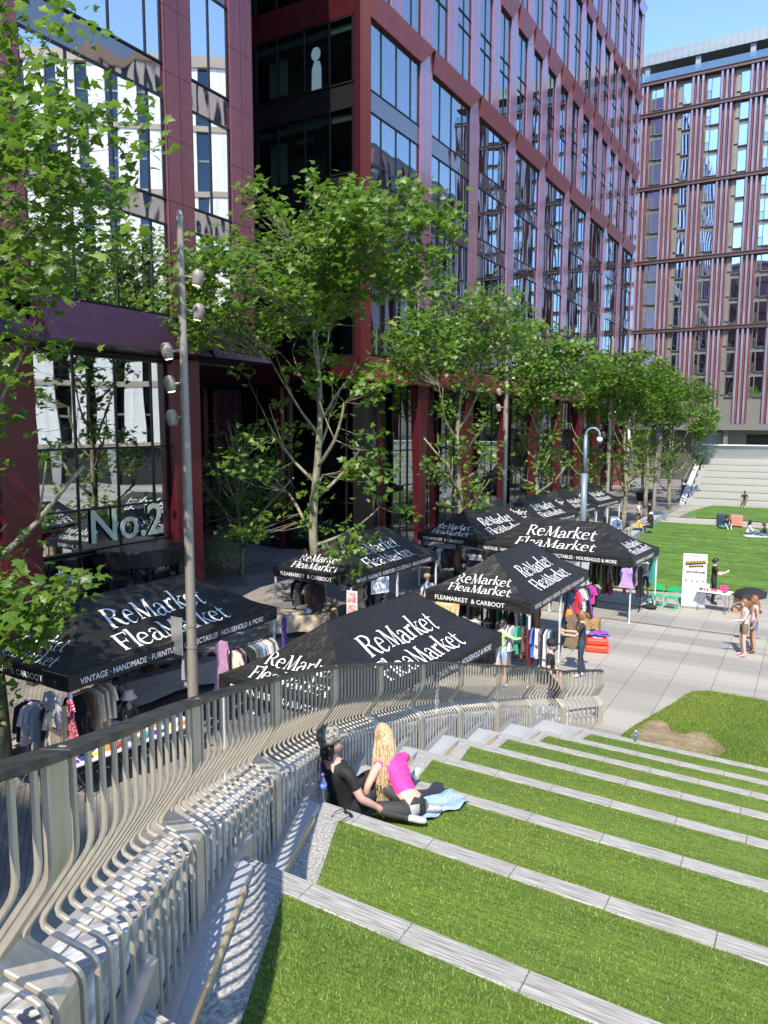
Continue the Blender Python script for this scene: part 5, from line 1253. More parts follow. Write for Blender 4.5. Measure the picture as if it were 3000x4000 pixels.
rail('beside the big lawn',(-6.98,27.2),(-5.12,26.95),1.62,seq('black:j,cream:j,black:j,olive:j,beige:j,olive:j,brown:d,dark print:s,maroon:d,striped:s,navy:j,brown:j,pale blue:s,red:d,grey:s,black:j,cream:s,purple:s,pale pink:s,black:d'),seed=3)
rail('at the far left corner',(-12.2,7.95),(-11.35,8.05),1.6,seq('black:j,pale pink:s,floral:s,grey:j,black:d,dark print:d,beige:s'),'chrome',4)
rail('of tan jackets',(-11.42,8.35),(-11.52,9.3),1.68,seq('black:s,brown:j,beige:j,beige:j,cream:s'),'chrome',5)
rail('by the farthest tent',(-9.75,42.6),(-9.15,40.9),1.5,seq('pale blue:j,black:j,white:j,grey:j,cream:j,white:j,denim:j'),'rack',6)
rail('deep inside the third tent',(-8.5,19.0),(-6.3,19.3),1.7,seq('black:j,grey:j,olive:j,black:d,dark print:d,navy:j,green:d,black:j,black:d,pale pink:s,teal:d,black:j,brown:s'),'rack',7)
rail('behind the red bags',(-6.1,21.2),(-5.7,22.6),1.75,seq('denim:d,red:s,hot pink:s,pale pink:s,cream:s,dark print:s,black:d,purple:d,hot pink:s,black:s'),'rack',8)
rail('behind the beige table',(-14.1,18.6),(-12.9,18.3),1.7,seq('black:j,dark print:j,black:j,striped:s,brown:j,black:j'),'rack',9)
rail('by the maroon column',(-13.9,27.0),(-12.0,26.6),1.65,seq('black:j,grey:s,black:d,white:s,navy:j,black:j,brown:j'),'rack',10)
rail('left of the black banner',(-12.2,31.3),(-11.1,29.6),1.6,seq('black:j,black:s,olive:j,grey:s,black:j,black:d'),'rack',12)
def hang(label,kind,c,loc,rz,sc=(1,1,1),cat='dress'):
    o=bpy.data.objects.new('hanging_'+('dress' if kind=='dress' else 'garment'),GM[kind][0]); col.objects.link(o); o.location=loc; o.rotation_euler=(0,0,rz); o.scale=sc
    o.material_slots[0].link='OBJECT'; o.material_slots[0].material=c; setp(o,label,cat); return o
CL['satin pink']=cm('satin_pink',(.72,.36,.50)); CL['blue purple']=pattern('blue_purple_cloth',(.03,.03,.16),(.12,.03,.2),12,'blot')
hang('long satin pink button dress hanging from the first tent edge','dress',CL['satin pink'],(-10.9,11.72,1.98),R(-10),(1,.95,1.1))
hang('long deep blue and purple dress hanging from the corner leg of the first tent','dress',CL['blue purple'],(-10.95,13.98,2.0),R(20),(1,.85,1.15))
hang('silver grey checked blouse hanging on the first tent edge left of the lamp pole','jacket',CL['grey'],(-11.05,10.85,1.95),R(25),(1,.9,.9),'blouse')
hang('pale grey shirt hanging at the back of the first tent','jacket',cm('pale_grey_shirt',(.45,.44,.42)),(-12.9,13.4,2.0),R(10),(1,1,1),'shirt')
hang('red dress with white dots tied to the front leg of the first tent','dress',CL['dotted red'],(-11.0,8.02,1.85),R(70),(1,.9,.85))
hang('blue floral blouse hanging from the first tent front corner','shirt',CL['floral'],(-11.42,7.95,1.93),R(80),(1,1.05,.95),'blouse')
hang('lilac print dress hanging on the front leg of the wide tent','dress',CL['lilac print'],(-5.22,25.0,1.92),R(80),(1,1,.62))
hang('teal scarf hanging from the lawn corner leg of the wide tent','trousers',CL['teal'],(-4.9,27.6,1.95),R(60),(1,.45,1.05),'scarf')
hang('shimmering brown dress held out by the woman in navy','dress',cm('bronze_sequin',(.20,.15,.10),.4),(-5.38,19.2,1.62),R(100),(1,.8,.85))
hang('red shoulder bag hanging from the end of the first tent rail','shirt',CL['red'],(-10.8,13.25,1.62),R(10),(1,.45,.55),'bag')
# handbags, boxes and bundles: lumpy soft shapes
def lump(m,c,s,seed,n=10,k=8):
    rr=random.Random(seed); ph=[rr.uniform(0,6) for _ in range(4)]; vs=[];fs=[]
    for i in range(k+1):
        a=math.pi*i/k
        for j in range(n):
            b=2*math.pi*j/n; r=1+.12*math.sin(b*3+ph[0]+a*2)+.08*math.sin(b*5+ph[1]-a*3)
            z=math.cos(a); vs.append((c[0]+s[0]*r*math.sin(a)*math.cos(b),c[1]+s[1]*r*math.sin(a)*math.sin(b),c[2]+s[2]*(z*(1+.1*math.sin(b*2+ph[2])))))
    for i in range(k):
        for j in range(n): fs.append((i*n+j,(i+1)*n+j,(i+1)*n+(j+1)%n,i*n+(j+1)%n))
    m.add(vs,fs)
def soft(name,label,cat,c,s,mat,seed=1,group=None,handle=None):
    m=MB(); lump(m,(0,0,s[2]),s,seed); o=m.build(name,mat,None,smooth=True); o.location=(c[0],c[1],c[2]); setp(o,label,cat,group)
    if handle: part('handle',handle,o,lambda q:q.tube([(-s[0]*.5,0,s[2]*1.8),(-s[0]*.3,0,s[2]*2.6),(s[0]*.3,0,s[2]*2.6),(s[0]*.5,0,s[2]*1.8)],.012,5),smooth=True)
    return o
def heap(label,c,size,cols,seed=1):
    """a heap of folded clothes on a table: one thing, since nobody could count it"""
    rr=random.Random(seed); m=MB(); 
    for i in range(22):
        m.mi=rr.randrange(len(cols)); lump(m,(rr.uniform(-1,1)*size[0]*.8,rr.uniform(-1,1)*size[1]*.8,rr.uniform(.02,size[2])),(rr.uniform(.10,.22),rr.uniform(.08,.18),rr.uniform(.025,.06)),seed+i,8,5)
    o=m.build('clothes_heap',[CL[q] for q in cols],None,smooth=True); o.location=c; setp(o,label,'clothes heap',None,'stuff')
def table(label,c,rz,L,W,top,H=.74,cloth=None,drop=.5,legm=None,clothlabel=None):
    t=empty('folding_table',label,'table',(c[0],c[1],0),rz); lm=legm or M['frame']
    part('tabletop',top,t,lambda m:m.box(-L/2,L/2,-W/2,W/2,H-.035,H),bevel=.006)
    for s in (-1,1):
        part('leg',lm,t,lambda m:(m.tube([(s*L*.38,-W*.4,H-.04),(s*L*.40,-W*.42,0)],.013,6),m.tube([(s*L*.38,W*.4,H-.04),(s*L*.40,W*.42,0)],.013,6),m.tube([(s*L*.39,-W*.4,.2),(s*L*.39,W*.4,.2)],.01,5)))
        part('brace',lm,t,lambda m:m.tube([(s*L*.38,0,H*.35),(s*L*.12,0,H-.05)],.009,5))
    if cloth:
        n=40; vs=[];per=[]
        for i in range(n):
            u=i/n*4; e=int(u); f=u-e; hx,hy=L/2+.012,W/2+.012
            q=[(-hx+2*hx*f,-hy),(hx,-hy+2*hy*f),(hx-2*hx*f,hy),(-hx,hy-2*hy*f)][e]; per.append(q)
        vs=[(x,y,H+.012) for x,y in per]+[(x*1.02,y*1.02,H-.03) for x,y in per]+[(x*(1.04+.03*math.sin(i*2.3)),y*(1.06+.06*math.sin(i*2.3)),H-drop*(1+.12*math.sin(i*.8))) for i,(x,y) in enumerate(per)]
        m=MB(); m.add(vs,[tuple(range(n))]+[(i,(i+1)%n,n+(i+1)%n,n+i)[::-1] for i in range(n)]+[(n+i,n+(i+1)%n,2*n+(i+1)%n,2*n+i)[::-1] for i in range(n)])
        o=m.build('tablecloth',cloth,None,smooth=False); o.location=(c[0],c[1],0); o.rotation_euler=(0,0,rz); setp(o,clothlabel,'tablecloth')
    return t
ptop=plain('white_plastic_top',(.72,.72,.72),.45,var=.03)
def on_table(c,rz,dx,dy,z=.745):
    return (c[0]+dx*math.cos(rz)-dy*math.sin(rz),c[1]+dx*math.sin(rz)+dy*math.cos(rz),z)
def smallbox(label,loc,rz,s,mat,cat='box',name='small_box',group=None,bev=.006):
    m=MB(); m.box(-s[0]/2,s[0]/2,-s[1]/2,s[1]/2,0,s[2]); o=m.build(name,mat,None,bevel=bev); o.location=loc; o.rotation_euler=(0,0,rz); setp(o,label,cat,group); return o
# T1 goods table
tc=(-10.85,9.1); tr=R(80)
table('white folding table of small goods behind the railing under the first tent',tc,tr,2.6,.74,ptop)
GB='books and boxes on the goods table'
cols=[('purple',(.16,.03,.35)),('navy blue',(.03,.05,.25)),('yellow',(.8,.6,.04)),('orange',(.8,.25,.04)),('red',(.7,.05,.04)),('white',(.7,.7,.7)),('pale brown',(.45,.3,.16)),('turquoise',(.05,.35,.45))]
rg=random.Random(4); used=0
for i in range(26):
    nm,c=cols[i%8]; dx=-1.15+2.35*(i%13)/12; dy=(-.2 if i<13 else .15)+rg.uniform(-.06,.06)
    s=(rg.uniform(.10,.2),rg.uniform(.08,.14),rg.uniform(.02,.09))
    smallbox(f'{nm} {"book" if s[2]<.05 else "box"}, {ORD[i%13]} in the {"front" if i<13 else "back"} row of the goods table',on_table(tc,tr,dx,dy),tr+rg.uniform(-.5,.5),s,plain(nm.replace(' ','_')+'_card',c,.5),'book' if s[2]<.05 else 'box','goods_box',GB)
def bottle(label,loc,h=.22,cap=(.1,.1,.12),lab=(.1,.3,.7),r=.032,group=None):
    t=empty('water_bottle',label,'bottle',loc,0,group)
    cl=M['bottle']; prof=[(.9,0),(1,.02),(.93,.10),(1,.15),(.93,.22),(1,.30),(.94,.36),(1,.42),(1,.66),(.8,.76),(.45,.86),(.4,.9)]
    part('shell',cl,t,lambda m:m.lathe([(r*a,h*b) for a,b in prof],(0,0,0),16),smooth=True)
    part('label',plain('bottle_label_%.2f'%lab[2],lab,.4),t,lambda m:m.lathe([(r*1.02,h*.44),(r*1.02,h*.64)],(0,0,0),16),smooth=True)
    part('cap',plain('bottle_cap_%.2f'%cap[2],cap,.4),t,lambda m:m.lathe([(r*.46,h*.89),(r*.46,h*.96),(r*.3,h),(r*.05,h)],(0,0,0),12),smooth=True)
tb=NT('clear_plastic'); g=tb.nd("BsdfGlossy"); g.inputs["Roughness"].default_value=.08; tr_=tb.nd("BsdfTransparent"); tr_.inputs["Color"].default_value=(.86,.92,.96,1); mx=tb.nd("MixShader"); mx.inputs[0].default_value=.22; tb.l.new(tr_.outputs[0],mx.inputs[1]); tb.l.new(g.outputs[0],mx.inputs[2]); tb.l.new(mx.outputs[0],tb.out.inputs[0]); M['bottle']=tb.m
bottle('purple capped water bottle standing on the kerb beside the seated man',(-3.52,5.0+.0,3.36),.25,(.18,.05,.45),(.12,.2,.6),.036)
bottle('small water bottle standing on the lowest terrace kerb by the bare soil',(-2.72,14.43,.48),.22,(.8,.8,.85),(.05,.25,.6),.034)
table('small white side table with two water bottles before the hatted woman',(-11.35,9.3),R(10),.55,.42,ptop,.80)
bottle('left water bottle on the side table before the hatted woman',(-11.5,9.2,.80),.22,(.85,.85,.85),(.1,.3,.6)); bottle('right water bottle on the side table before the hatted woman',(-11.18,9.35,.80),.23,(.85,.85,.85),(.6,.25,.1))
# sunglasses on the kerb
t=empty('sunglasses','black sunglasses lying folded open on the kerb near the blonde woman','sunglasses',(-3.20,4.90,3.363),R(-20))
sg=plain('black_gloss_plastic',(.01,.01,.012),.15)
for s in (-1,1):
    part('lens',sg,t,lambda m:m.add([(s*(.035+.030*math.cos(a)),.012*math.cos(a*2)*.3,.022+.020*math.sin(a)) for a in [i*math.pi/5 for i in range(10)]]+[(s*(.035+.030*math.cos(a)),.006+.012*math.cos(a*2)*.3,.022+.020*math.sin(a)) for a in [i*math.pi/5 for i in range(10)]],[tuple(range(10)),tuple(range(19,9,-1))]+[(i,(i+1)%10,10+(i+1)%10,10+i) for i in range(10)]))
    part('temple',sg,t,lambda m:m.tube([(s*.066,0,.032),(s*.068,-.07,.03),(s*.055,-.13,.006)],.0035,5))
part('bridge',sg,t,lambda m:m.tube([(-.01,.004,.028),(0,.006,.032),(.01,.004,.028)],.003,5))
# denim jacket under the woman's feet
def jk(m):
    rr=random.Random(2); n=12
    vs=[];fs=[]
    for i in range(n+1):
        for j in range(n+1):
            x=-.28+.56*i/n; y=-.34+.68*j/n; e=.05*math.sin(i*1.3+j*.7)
            vs.append((x+.03*math.sin(j),y+.03*math.sin(i*1.7),.022+.02*math.sin(i*1.1+j*.4)*math.cos(j*.9)+.012))
    for i in range(n):
        for j in range(n): m.mi=1 if (i<4) else 0; m.add([vs[i*(n+1)+j],vs[(i+1)*(n+1)+j],vs[(i+1)*(n+1)+j+1],vs[i*(n+1)+j+1]],[(0,1,2,3)])
o=part('spread_jacket',[ldenim,navy],None,jk,smooth=True); o.location=(-3.08,6.25,2.875); o.scale=(.85,.85,1); o.rotation_euler=(0,0,R(-25)); setp(o,'pale denim and navy jacket spread on the grass beside the blonde woman','jacket')
# folding table, banner, chairs, box, umbrella by the lawn
legm=plain('grey_leg_metal',(.30,.31,.33),.35,.7)
tc2=(-2.87,28.35); tr2=R(-8)
table('white folding table with pink goods between the banner and the cardboard box',tc2,tr2,1.15,.62,ptop,legm=legm)
for i,(dx,dy,s,c,nm) in enumerate([(-.32,.12,(.26,.06,.2),(.72,.55,.55),'pale pink display box standing on'),(.30,.10,(.26,.05,.22),(.75,.06,.25),'bright pink display case standing open on'),(0,-.02,(.22,.14,.06),(.7,.10,.18),'low red box in the middle of'),(-.45,-.12,(.05,.05,.09),(.14,.06,.04),'small dark jar at the left end of'),(-.38,-.16,(.05,.05,.09),(.16,.07,.05),'second small dark jar from the left on'),(-.30,-.14,(.05,.05,.09),(.3,.16,.12),'third small jar from the left on'),(-.2,-.15,(.05,.05,.08),(.12,.06,.05),'fourth small jar from the left on'),(.2,-.1,(.14,.1,.05),(.6,.5,.6),'flat lilac packet on'),(.36,-.1,(.12,.1,.04),(.08,.08,.1),'black pouch at the right end of')]):
    smallbox(nm+' the white table by the lawn',on_table(tc2,tr2,dx,dy),tr2,s,plain('goods_%d'%i,c,.45),'box' if i in(0,1,2) else ('jar' if i<7 else 'packet'),'goods_box' if i in(0,1,2,7,8) else 'jar')
bn=empty('roll_up_banner','white roll up banner beside the folding table and the man in black','banner',(-3.57,28.5,0),R(8))
part('base',M['chrome'],bn,lambda m:m.box(-.42,.42,-.1,.1,0,.07),bevel=.01)
bw=plain('banner_white',(.72,.72,.75),.5,var=.03)
sh=part('sheet',bw,bn,lambda m:m.box(-.40,.40,-.006,.006,.07,2.0))
part('pole',M['chrome'],bn,lambda m:m.tube([(0,.03,.05),(0,.03,2.0)],.012,6))
yel=plain('banner_yellow',(.85,.6,.03),.5); bk=plain('banner_black',(.02,.02,.02),.5)
def tilt(p,a,cx,cz): return [(cx+(x-cx)*math.cos(a)-(z-cz)*math.sin(a),cz+(x-cx)*math.sin(a)+(z-cz)*math.cos(a)) for x,z in p]
part('black_strip',bk,sh,lambda m:(m.extr(tilt([(-.33,1.60),(.36,1.60),(.36,1.74),(-.33,1.74)],.13,0,1.67),1,-.010,-.006),m.extr(tilt([(-.2,1.50),(.28,1.50),(.28,1.58),(-.2,1.58)],.1,0,1.54),1,-.0095,-.006),m.box(-.28,.34,-.010,-.006,1.29,1.36)))
put_text('headline','大学生如何租房？',.105,(-.34,-.013,1.615),(1,0,.13),(-.13,0,1),yel,sh)
put_text('subtitle','OF PROBLEMS',.06,(-.15,-.013,1.52),(1,0,.1),(-.1,0,1),yel,sh)
put_text('strip_text','扫码领取一份礼包',.066,(-.25,-.013,1.30),(1,0,0),(0,0,1),bw,sh)
put_text('company_name','租房服务',.05,(.0,-.009,1.88),(1,0,0),(0,0,1),bk,sh)
part('emblem',bk,sh,lambda m:m.extr([(-.10,1.88),(-.06,1.92),(0,1.89),(-.01,1.87),(-.06,1.90),(-.09,1.865)],1,-.009,-.006))
for i in range(4):
    x=-.28+.19*i
    part('icon',bk,sh,lambda m:(m.box(x-.03,x+.03,-.009,-.006,.97,1.0),m.box(x-.02,x+.0,-.009,-.006,1.0,1.05),m.box(x+.01,x+.03,-.009,-.006,1.0,1.035)))
    part('icon_caption',CL['red'],sh,lambda m:m.box(x-.045,x+.045,-.009,-.006,.92,.93))
gp=plain('green_chair_paint',(.02,.42,.17),.35,0,.06,4)
def chair(label,loc,rz):
    t=empty('folding_chair',label,'chair',loc,rz,'green folding chairs by the lawn')
    part('seat',gp,t,lambda m:m.box(-.20,.20,-.20,.19,.435,.455),bevel=.01)
    def back(m):
        pts=[]
        for i in range(9):
            a=math.pi*i/8; pts.append((-.20*math.cos(a),0,.70+.12*math.sin(a)))
        n=9; P_=[(-.19,.60),(-.2,.70)]+[(x,z) for x,_,z in pts]+[(.2,.70),(.19,.60)]
        m.extr([(x,z) for x,z in P_],1,.235,.25)
    part('backrest',gp,t,back)
    for s in (-1,1):
        part('leg',gp,t,lambda m:m.tube([(s*.21,.25,.80),(s*.21,.20,.6),(s*.215,.02,.40),(s*.215,-.24,0)],.012,6))
        part('leg',gp,t,lambda m:m.tube([(s*.18,-.08,.43),(s*.185,.24,0)],.012,6))
    part('stretcher',gp,t,lambda m:m.tube([(-.21,-.2,.08),(.21,-.2,.08)],.009,5)); part('stretcher',gp,t,lambda m:m.tube([(-.18,.2,.1),(.18,.2,.1)],.009,5))
chair('green metal folding chair on the left, nearer the wide tent',(-4.78,28.0,0),R(-8)); chair('green metal folding chair on the right, nearer the banner',(-4.22,27.85,0),R(-14))
cb=empty('cardboard_box','tall open cardboard box beside the folding table under the umbrella','box',(-1.93,28.7,0),R(-14))
cbm=plain('corrugated_cardboard',(.42,.27,.15),.8,0,.1,5)
part('box_body',cbm,cb,lambda m:(m.box(-.27,.27,-.25,.25,0,.62)),bevel=.006)
part('flap',cbm,cb,lambda m:m.add([(-.27,-.25,.62),(.27,-.25,.62),(.22,-.36,.80),(-.12,-.36,.80)],[(0,1,2,3)]))
part('printed_mark',cm('brown_print',(.22,.12,.06)),cb,lambda m:m.box(-.274,-.271,-.12,.0,.3,.42))
um=empty('umbrella','open black umbrella resting upturned on the cardboard box','umbrella',(-1.72,28.55,.68),R(20))
um.rotation_euler=(R(6),R(-6),R(20))
part('canopy',BLK,um,lambda m:m.lathe([(.56+0*i,.0) if i==0 else (.56*math.cos(i*math.pi/12),.24*math.sin(i*math.pi/12)) for i in range(6)]+[(.02,.25)],(0,0,0),8))
part('shaft',M['chrome'],um,lambda m:m.tube([(0,0,.32),(0,0,-.05)],.008,6))
soft('duffel_bag','black duffel bag on the paving beside the tent leg and green chairs','bag',(-4.88,27.5,0),(.26,.13,.09),BLK,3,handle=BLK)
bottle('clear water bottle on the paving beside the black duffel bag',(-4.95,27.95,0),.3,(.8,.8,.8),(.6,.7,.75),.045)
# dark hanging banner with writing
ab=empty('dark_banner','black hanging banner with white writing and a framed print beneath','banner',(-10.72,25.2,0),R(-3))
s2=part('sheet',BLK,ab,lambda m:m.box(-.42,.42,-.006,.006,.25,2.02))
part('pole',M['chrome'],ab,lambda m:(m.tube([(-.43,0,2.02),(.43,0,2.02)],.014,6),m.tube([(0,.02,0),(0,.02,2.0)],.012,6),m.box(-.43,.43,-.1,.1,0,.04)))
put_text('banner_title','SLEEPLESS',.135,(-.36,-.009,1.72),(1,0,0),(0,0,1),M['print'],s2,bold=.006); put_text('banner_title','ARCHIVE',.135,(-.27,-.009,1.60),(1,0,0),(0,0,1),M['print'],s2,bold=.006)
fr=part('framed_print',cm('mauve_frame',(.28,.18,.2)),ab,lambda m:(m.box(-.38,.38,-.03,-.008,.45,1.33)))
part('print_sheet',CL['cream'],fr,lambda m:m.box(-.33,.33,-.034,-.031,.50,1.28))
put_text('script_text','Sleepl',.2,(-.26,-.037,1.02),(1,0,.25),(-.2,0,1),cm('dark_red_print',(.2,.04,.03)),fr)
# nail poster strip, lashes sign
ps=empty('poster_strip','tall strip of hand photo posters on the front leg of the second tent','poster',(-11.3,17.62,0),R(0))
part('board',bw,ps,lambda m:m.box(-.2,.16,-.02,0,.35,1.85))
for i in range(4): part('photo',pattern('hand_photo',(.55,.2,.2),(.8,.6,.6),9,'blot') if i==0 else bpy.data.materials['hand_photo'],ps,lambda m:m.box(-.17,.13,-.024,-.021,.42+.36*i,.72+.36*i))
sg2=empty('paper_sign','white handwritten paper sign hanging under the second tent','sign',(-11.35,19.25,1.95),R(65))
shh=part('paper',bw,sg2,lambda m:m.box(-.33,.33,-.004,.004,-.5,0))
for i,s in enumerate(('NAILS','&','I-LASHES')): put_text('writing',s,.15,(-.2 if i<2 else -.3,-.006,-.15-.15*i),(1,0,0),(0,0,1),BLK,shh)
# other tables
table('table under a crumpled beige cloth beside the plane tree',(-13.6,18.2),R(20),1.7,.75,ptop,cloth=CL['beige'],clothlabel='crumpled beige cloth draped over the table beside the plane tree')
soft('blue_bag','slouched blue denim bag on the beige table','bag',(-13.3,18.15,.76),(.15,.1,.11),denim,5)
smallbox('white papers and small box on the beige table',(-13.85,18.0,.757),.3,(.3,.2,.03),bw,'papers','papers')
table('table with a grey cloth along the back of the first tent',(-13.3,12.4),R(75),3.2,.7,ptop,cloth=cm('grey_sheet',(.42,.42,.43)),drop=.55,clothlabel='grey sheet draped over the long table at the back of the first tent')
for i in range(7): smallbox(f'{ORD[i]} dark tray or stand from the left on the grey covered table',on_table((-13.3,12.4),R(75),-1.35+.44*i,.05),R(75+i*7),(.24,.2,.04+.05*(i%3)),[BLK,CL['grey'],CL['brown']][i%3],'tray','display_tray','trays on the grey covered table')
table('table under a yellow patterned cloth beside the man in the tan cap',(-10.75,22.2),R(-25),1.5,.7,ptop,cloth=pattern('yellow_floral_cloth',(.75,.5,.15),(.75,.68,.55),12,'blot'),drop=.55,clothlabel='yellow floral cloth draped over the table by the man in the tan cap')
for i in range(5): smallbox(f'{ORD[i]} dark box from the left on the yellow floral table',on_table((-10.75,22.2),R(-25),-.6+.28*i,.05,.757),R(-25+i*9),(.2,.16,.05+.03*(i%3)),[BLK,CL['brown'],CL['grey']][i%3],'box','dark_box','boxes on the yellow floral table')
table('black folding table with a clothes heap under the tent by the maroon column',(-13.6,28.3),R(75),1.9,.75,M['frame']); heap('heap of white, red and navy clothes on the black table by the maroon column',(-13.6,28.3,.76),(.4,.9,.12),['white','pale blue','maroon','navy','cream'],3)
table('black table with a clothes heap behind the second plane tree',(-12.6,29.6),R(75),1.6,.7,M['frame']); heap('heap of dark and teal clothes on the table behind the second plane tree',(-12.6,29.6,.76),(.35,.7,.1),['black','teal','white','grey'],9)
table('low black table of folded clothes inside the third tent',(-8.0,18.1),R(5),1.5,.6,M['frame']); heap('heap of grey and maroon clothes under the left of the third tent',(-8.0,18.1,.76),(.65,.25,.14),['grey','maroon','black','pale pink','cream'],12)
heap('black and grey clothes heap at the left end of the goods table',(-11.35,8.0,.60),(.45,.3,.18),['black','dark print','grey'],14)
soft('shopping_bag','white shopping bag with red and green handles behind the hatted woman','bag',(-12.4,10.3,.45),(.26,.12,.26),CL['cream'],6,handle=CL['red'])
soft('black_bag','black bag hanging behind the tan jackets','bag',(-11.9,9.7,.95),(.16,.1,.18),BLK,7)
part_=empty('black_chair','black folding chair behind the goods table beside the hatted woman','chair',(-11.95,9.2,0),R(-75))
for nm,b in (('seat',(-.2,.2,-.2,.2,.43,.46)),('backrest',(-.2,.2,.2,.23,.55,.85))): part(nm,M['frame'],part_,lambda m:m.box(*b),bevel=.01)
for sx in (-1,1):
    for sy in (-1,1): part('leg',M['frame'],part_,lambda m:m.tube([(sx*.19,sy*.19,.45 if sy<0 else .85),(sx*.2,sy*.22,0)],.011,6))
# red bags and leopard box by the third tent
RG='stacked red and orange bags by the woman in navy'
rb=plain('red_orange_nylon',(.75,.07,.03),.4,0,.15,8,.2)
smallbox('lowest flat red orange fabric box stacked beside the woman in navy',(-5.25,21.5,0),.2,(.66,.5,.2),rb,'bag','red_bag',RG,.05); smallbox('upper red orange fabric box of the stack beside the woman in navy',(-5.27,21.52,.21),.35,(.62,.48,.19),rb,'bag','red_bag',RG,.05)
heap('black, lilac and white clothes thrown on top of the red bags',(-5.3,21.6,.38),(.25,.22,.16),['black','purple','white','pale blue'],21)
smallbox('leopard print covered box behind the red bags',(-5.75,22.2,0),.1,(.75,.5,.78),CL['leopard'],'box','covered_box')
soft('orange_bag','bright orange and yellow bag hanging under the third tent','bag',(-5.95,20.9,.95),(.13,.1,.17),CL['orange'],8,handle=CL['orange']); soft('yellow_bag','yellow bag hanging below the orange bag under the third tent','bag',(-5.9,20.95,.6),(.12,.08,.14),mustard,9)
for i in range(3):
    o=empty('display_hat',['left grey brimmed hat on the hat rail inside the third tent','middle cream brimmed hat inside the third tent','right dark brimmed hat inside the third tent'][i],'hat',(-7.9+.32*i,17.9,1.42),.3,'hats inside the third tent')
    part('brim',[CL['grey'],CL['cream'],BLK][i],o,lambda m:m.lathe([(.17,0),(.17,.008),(.09,.02)],(0,0,0),18),smooth=True); part('crown',[CL['grey'],CL['cream'],BLK][i],o,lambda m:m.lathe([(.09,.01),(.088,.08),(.06,.11),(.01,.105)],(0,0,0),18),smooth=True)
# lawn things
def suitcase(label,loc,rz,mat,w,h):
    t=empty('suitcase',label,'suitcase',loc,rz)
    part('shell',mat,t,lambda m:m.box(-w/2,w/2,-.15,.15,.06,h),bevel=.05)
    part('handle',M['chrome'],t,lambda m:m.tube([(-.1,0,h),(-.1,0,h+.28),(.1,0,h+.28),(.1,0,h)],.01,5))
    for s in (-1,1):
        for q in (-1,1): part('wheel',M['frame'],t,lambda m:m.box(s*w*.38-.02,s*w*.38+.02,q*.1-.03,q*.1+.03,0,.07),bevel=.01)
suitcase('dark navy suitcase standing on the lawn left of the seated person',(-5.15,52.6,.06),R(20),plain('navy_shell',(.03,.05,.10),.35),.55,.82)
suitcase('salmon pink quilted suitcase standing on the lawn right of the navy one',(-4.25,52.75,.06),R(-15),plain('salmon_shell',(.62,.25,.20),.4,0,.15,8),.72,.78)
soft('green_bag','dark green bag on the lawn before the suitcases','bag',(-4.95,51.5,.06),(.28,.2,.12),cm('bottle_green',(.05,.16,.12)),11)
o=part('picnic_blanket',pattern('picnic_blanket_cloth',(.6,.6,.62),(.3,.35,.5),6,'blot'),None,lambda m:lump(m,(0,0,.03),(.75,.5,.05),5,14,5),smooth=True); o.location=(-2.9,48.7,.06); setp(o,'pale patterned picnic blanket between the two picnicking people','blanket')
# bin, planter, bollard, post
t=empty('litter_bin','slim black litter bin by the ribbed cladding near the far terrace','litter bin',(-10.6,74.5,0),0)
part('body',M['frame'],t,lambda m:m.box(-.28,.28,-.28,.28,0,1.55),bevel=.02); part('lid',M['bronze'],t,lambda m:m.box(-.33,.33,-.33,.33,1.62,1.72),bevel=.02); part('label',M['print'],t,lambda m:m.box(-.12,.12,-.29,-.281,1.1,1.25))
t=empty('planter','round black planter under the trees beyond the standing people','planter',(-12.6,66.0,0),0)
part('pot',M['frame'],t,lambda m:m.lathe([(.55,0),(.72,.9),(.66,.92),(.1,.8)],(0,0,0),18),smooth=True)
smallbox('short dark wooden post standing on the brick paving left of the first tent',(-16.9,11.3,0),0,(.28,.28,.75),cm('dark_timber',(.06,.04,.03)),'post','bollard')
# glass flower decals
wd=plain('white_decal',(.7,.75,.8),.5); bd=plain('blue_decal',(.15,.35,.7),.5)
def flower(label,loc,rz,s):
    t=empty('flower_decal',label,'decal',loc,rz)
    part('stem',wd,t,lambda m:m.tube([(0,0,0),(.12*s,0,.3*s),(.0,0,.7*s),(.15*s,0,1.1*s)],.015*s,4))
    for i,(x,z) in enumerate(((.0,1.15),(.32,.95),(-.15,.75),(.3,.6),(-.2,.3))):
        part('petals',bd if i%2 else wd,t,lambda m:[m.add([(x*s,0,z*s),((x+.16*math.cos(a-.3))*s,-.004,(z+.16*math.sin(a-.3))*s),((x+.24*math.cos(a))*s,-.004,(z+.24*math.sin(a))*s),((x+.16*math.cos(a+.3))*s,-.004,(z+.16*math.sin(a+.3))*s)],[(0,1,2,3)]) for a in (.6,1.3,2.0,2.7)])
flower('white and blue flower decal on the entrance glass behind the first tent',(-18.37,13.3,1.2),R(90),.95)
flower('white and blue flower decal on the dark glass behind the sixth tent',(-19.2,36.5,2.0),R(90),.9)
flower('white flower decal on the dark glass near the third maroon column',(-19.2,40.2,2.2),R(90),.9)
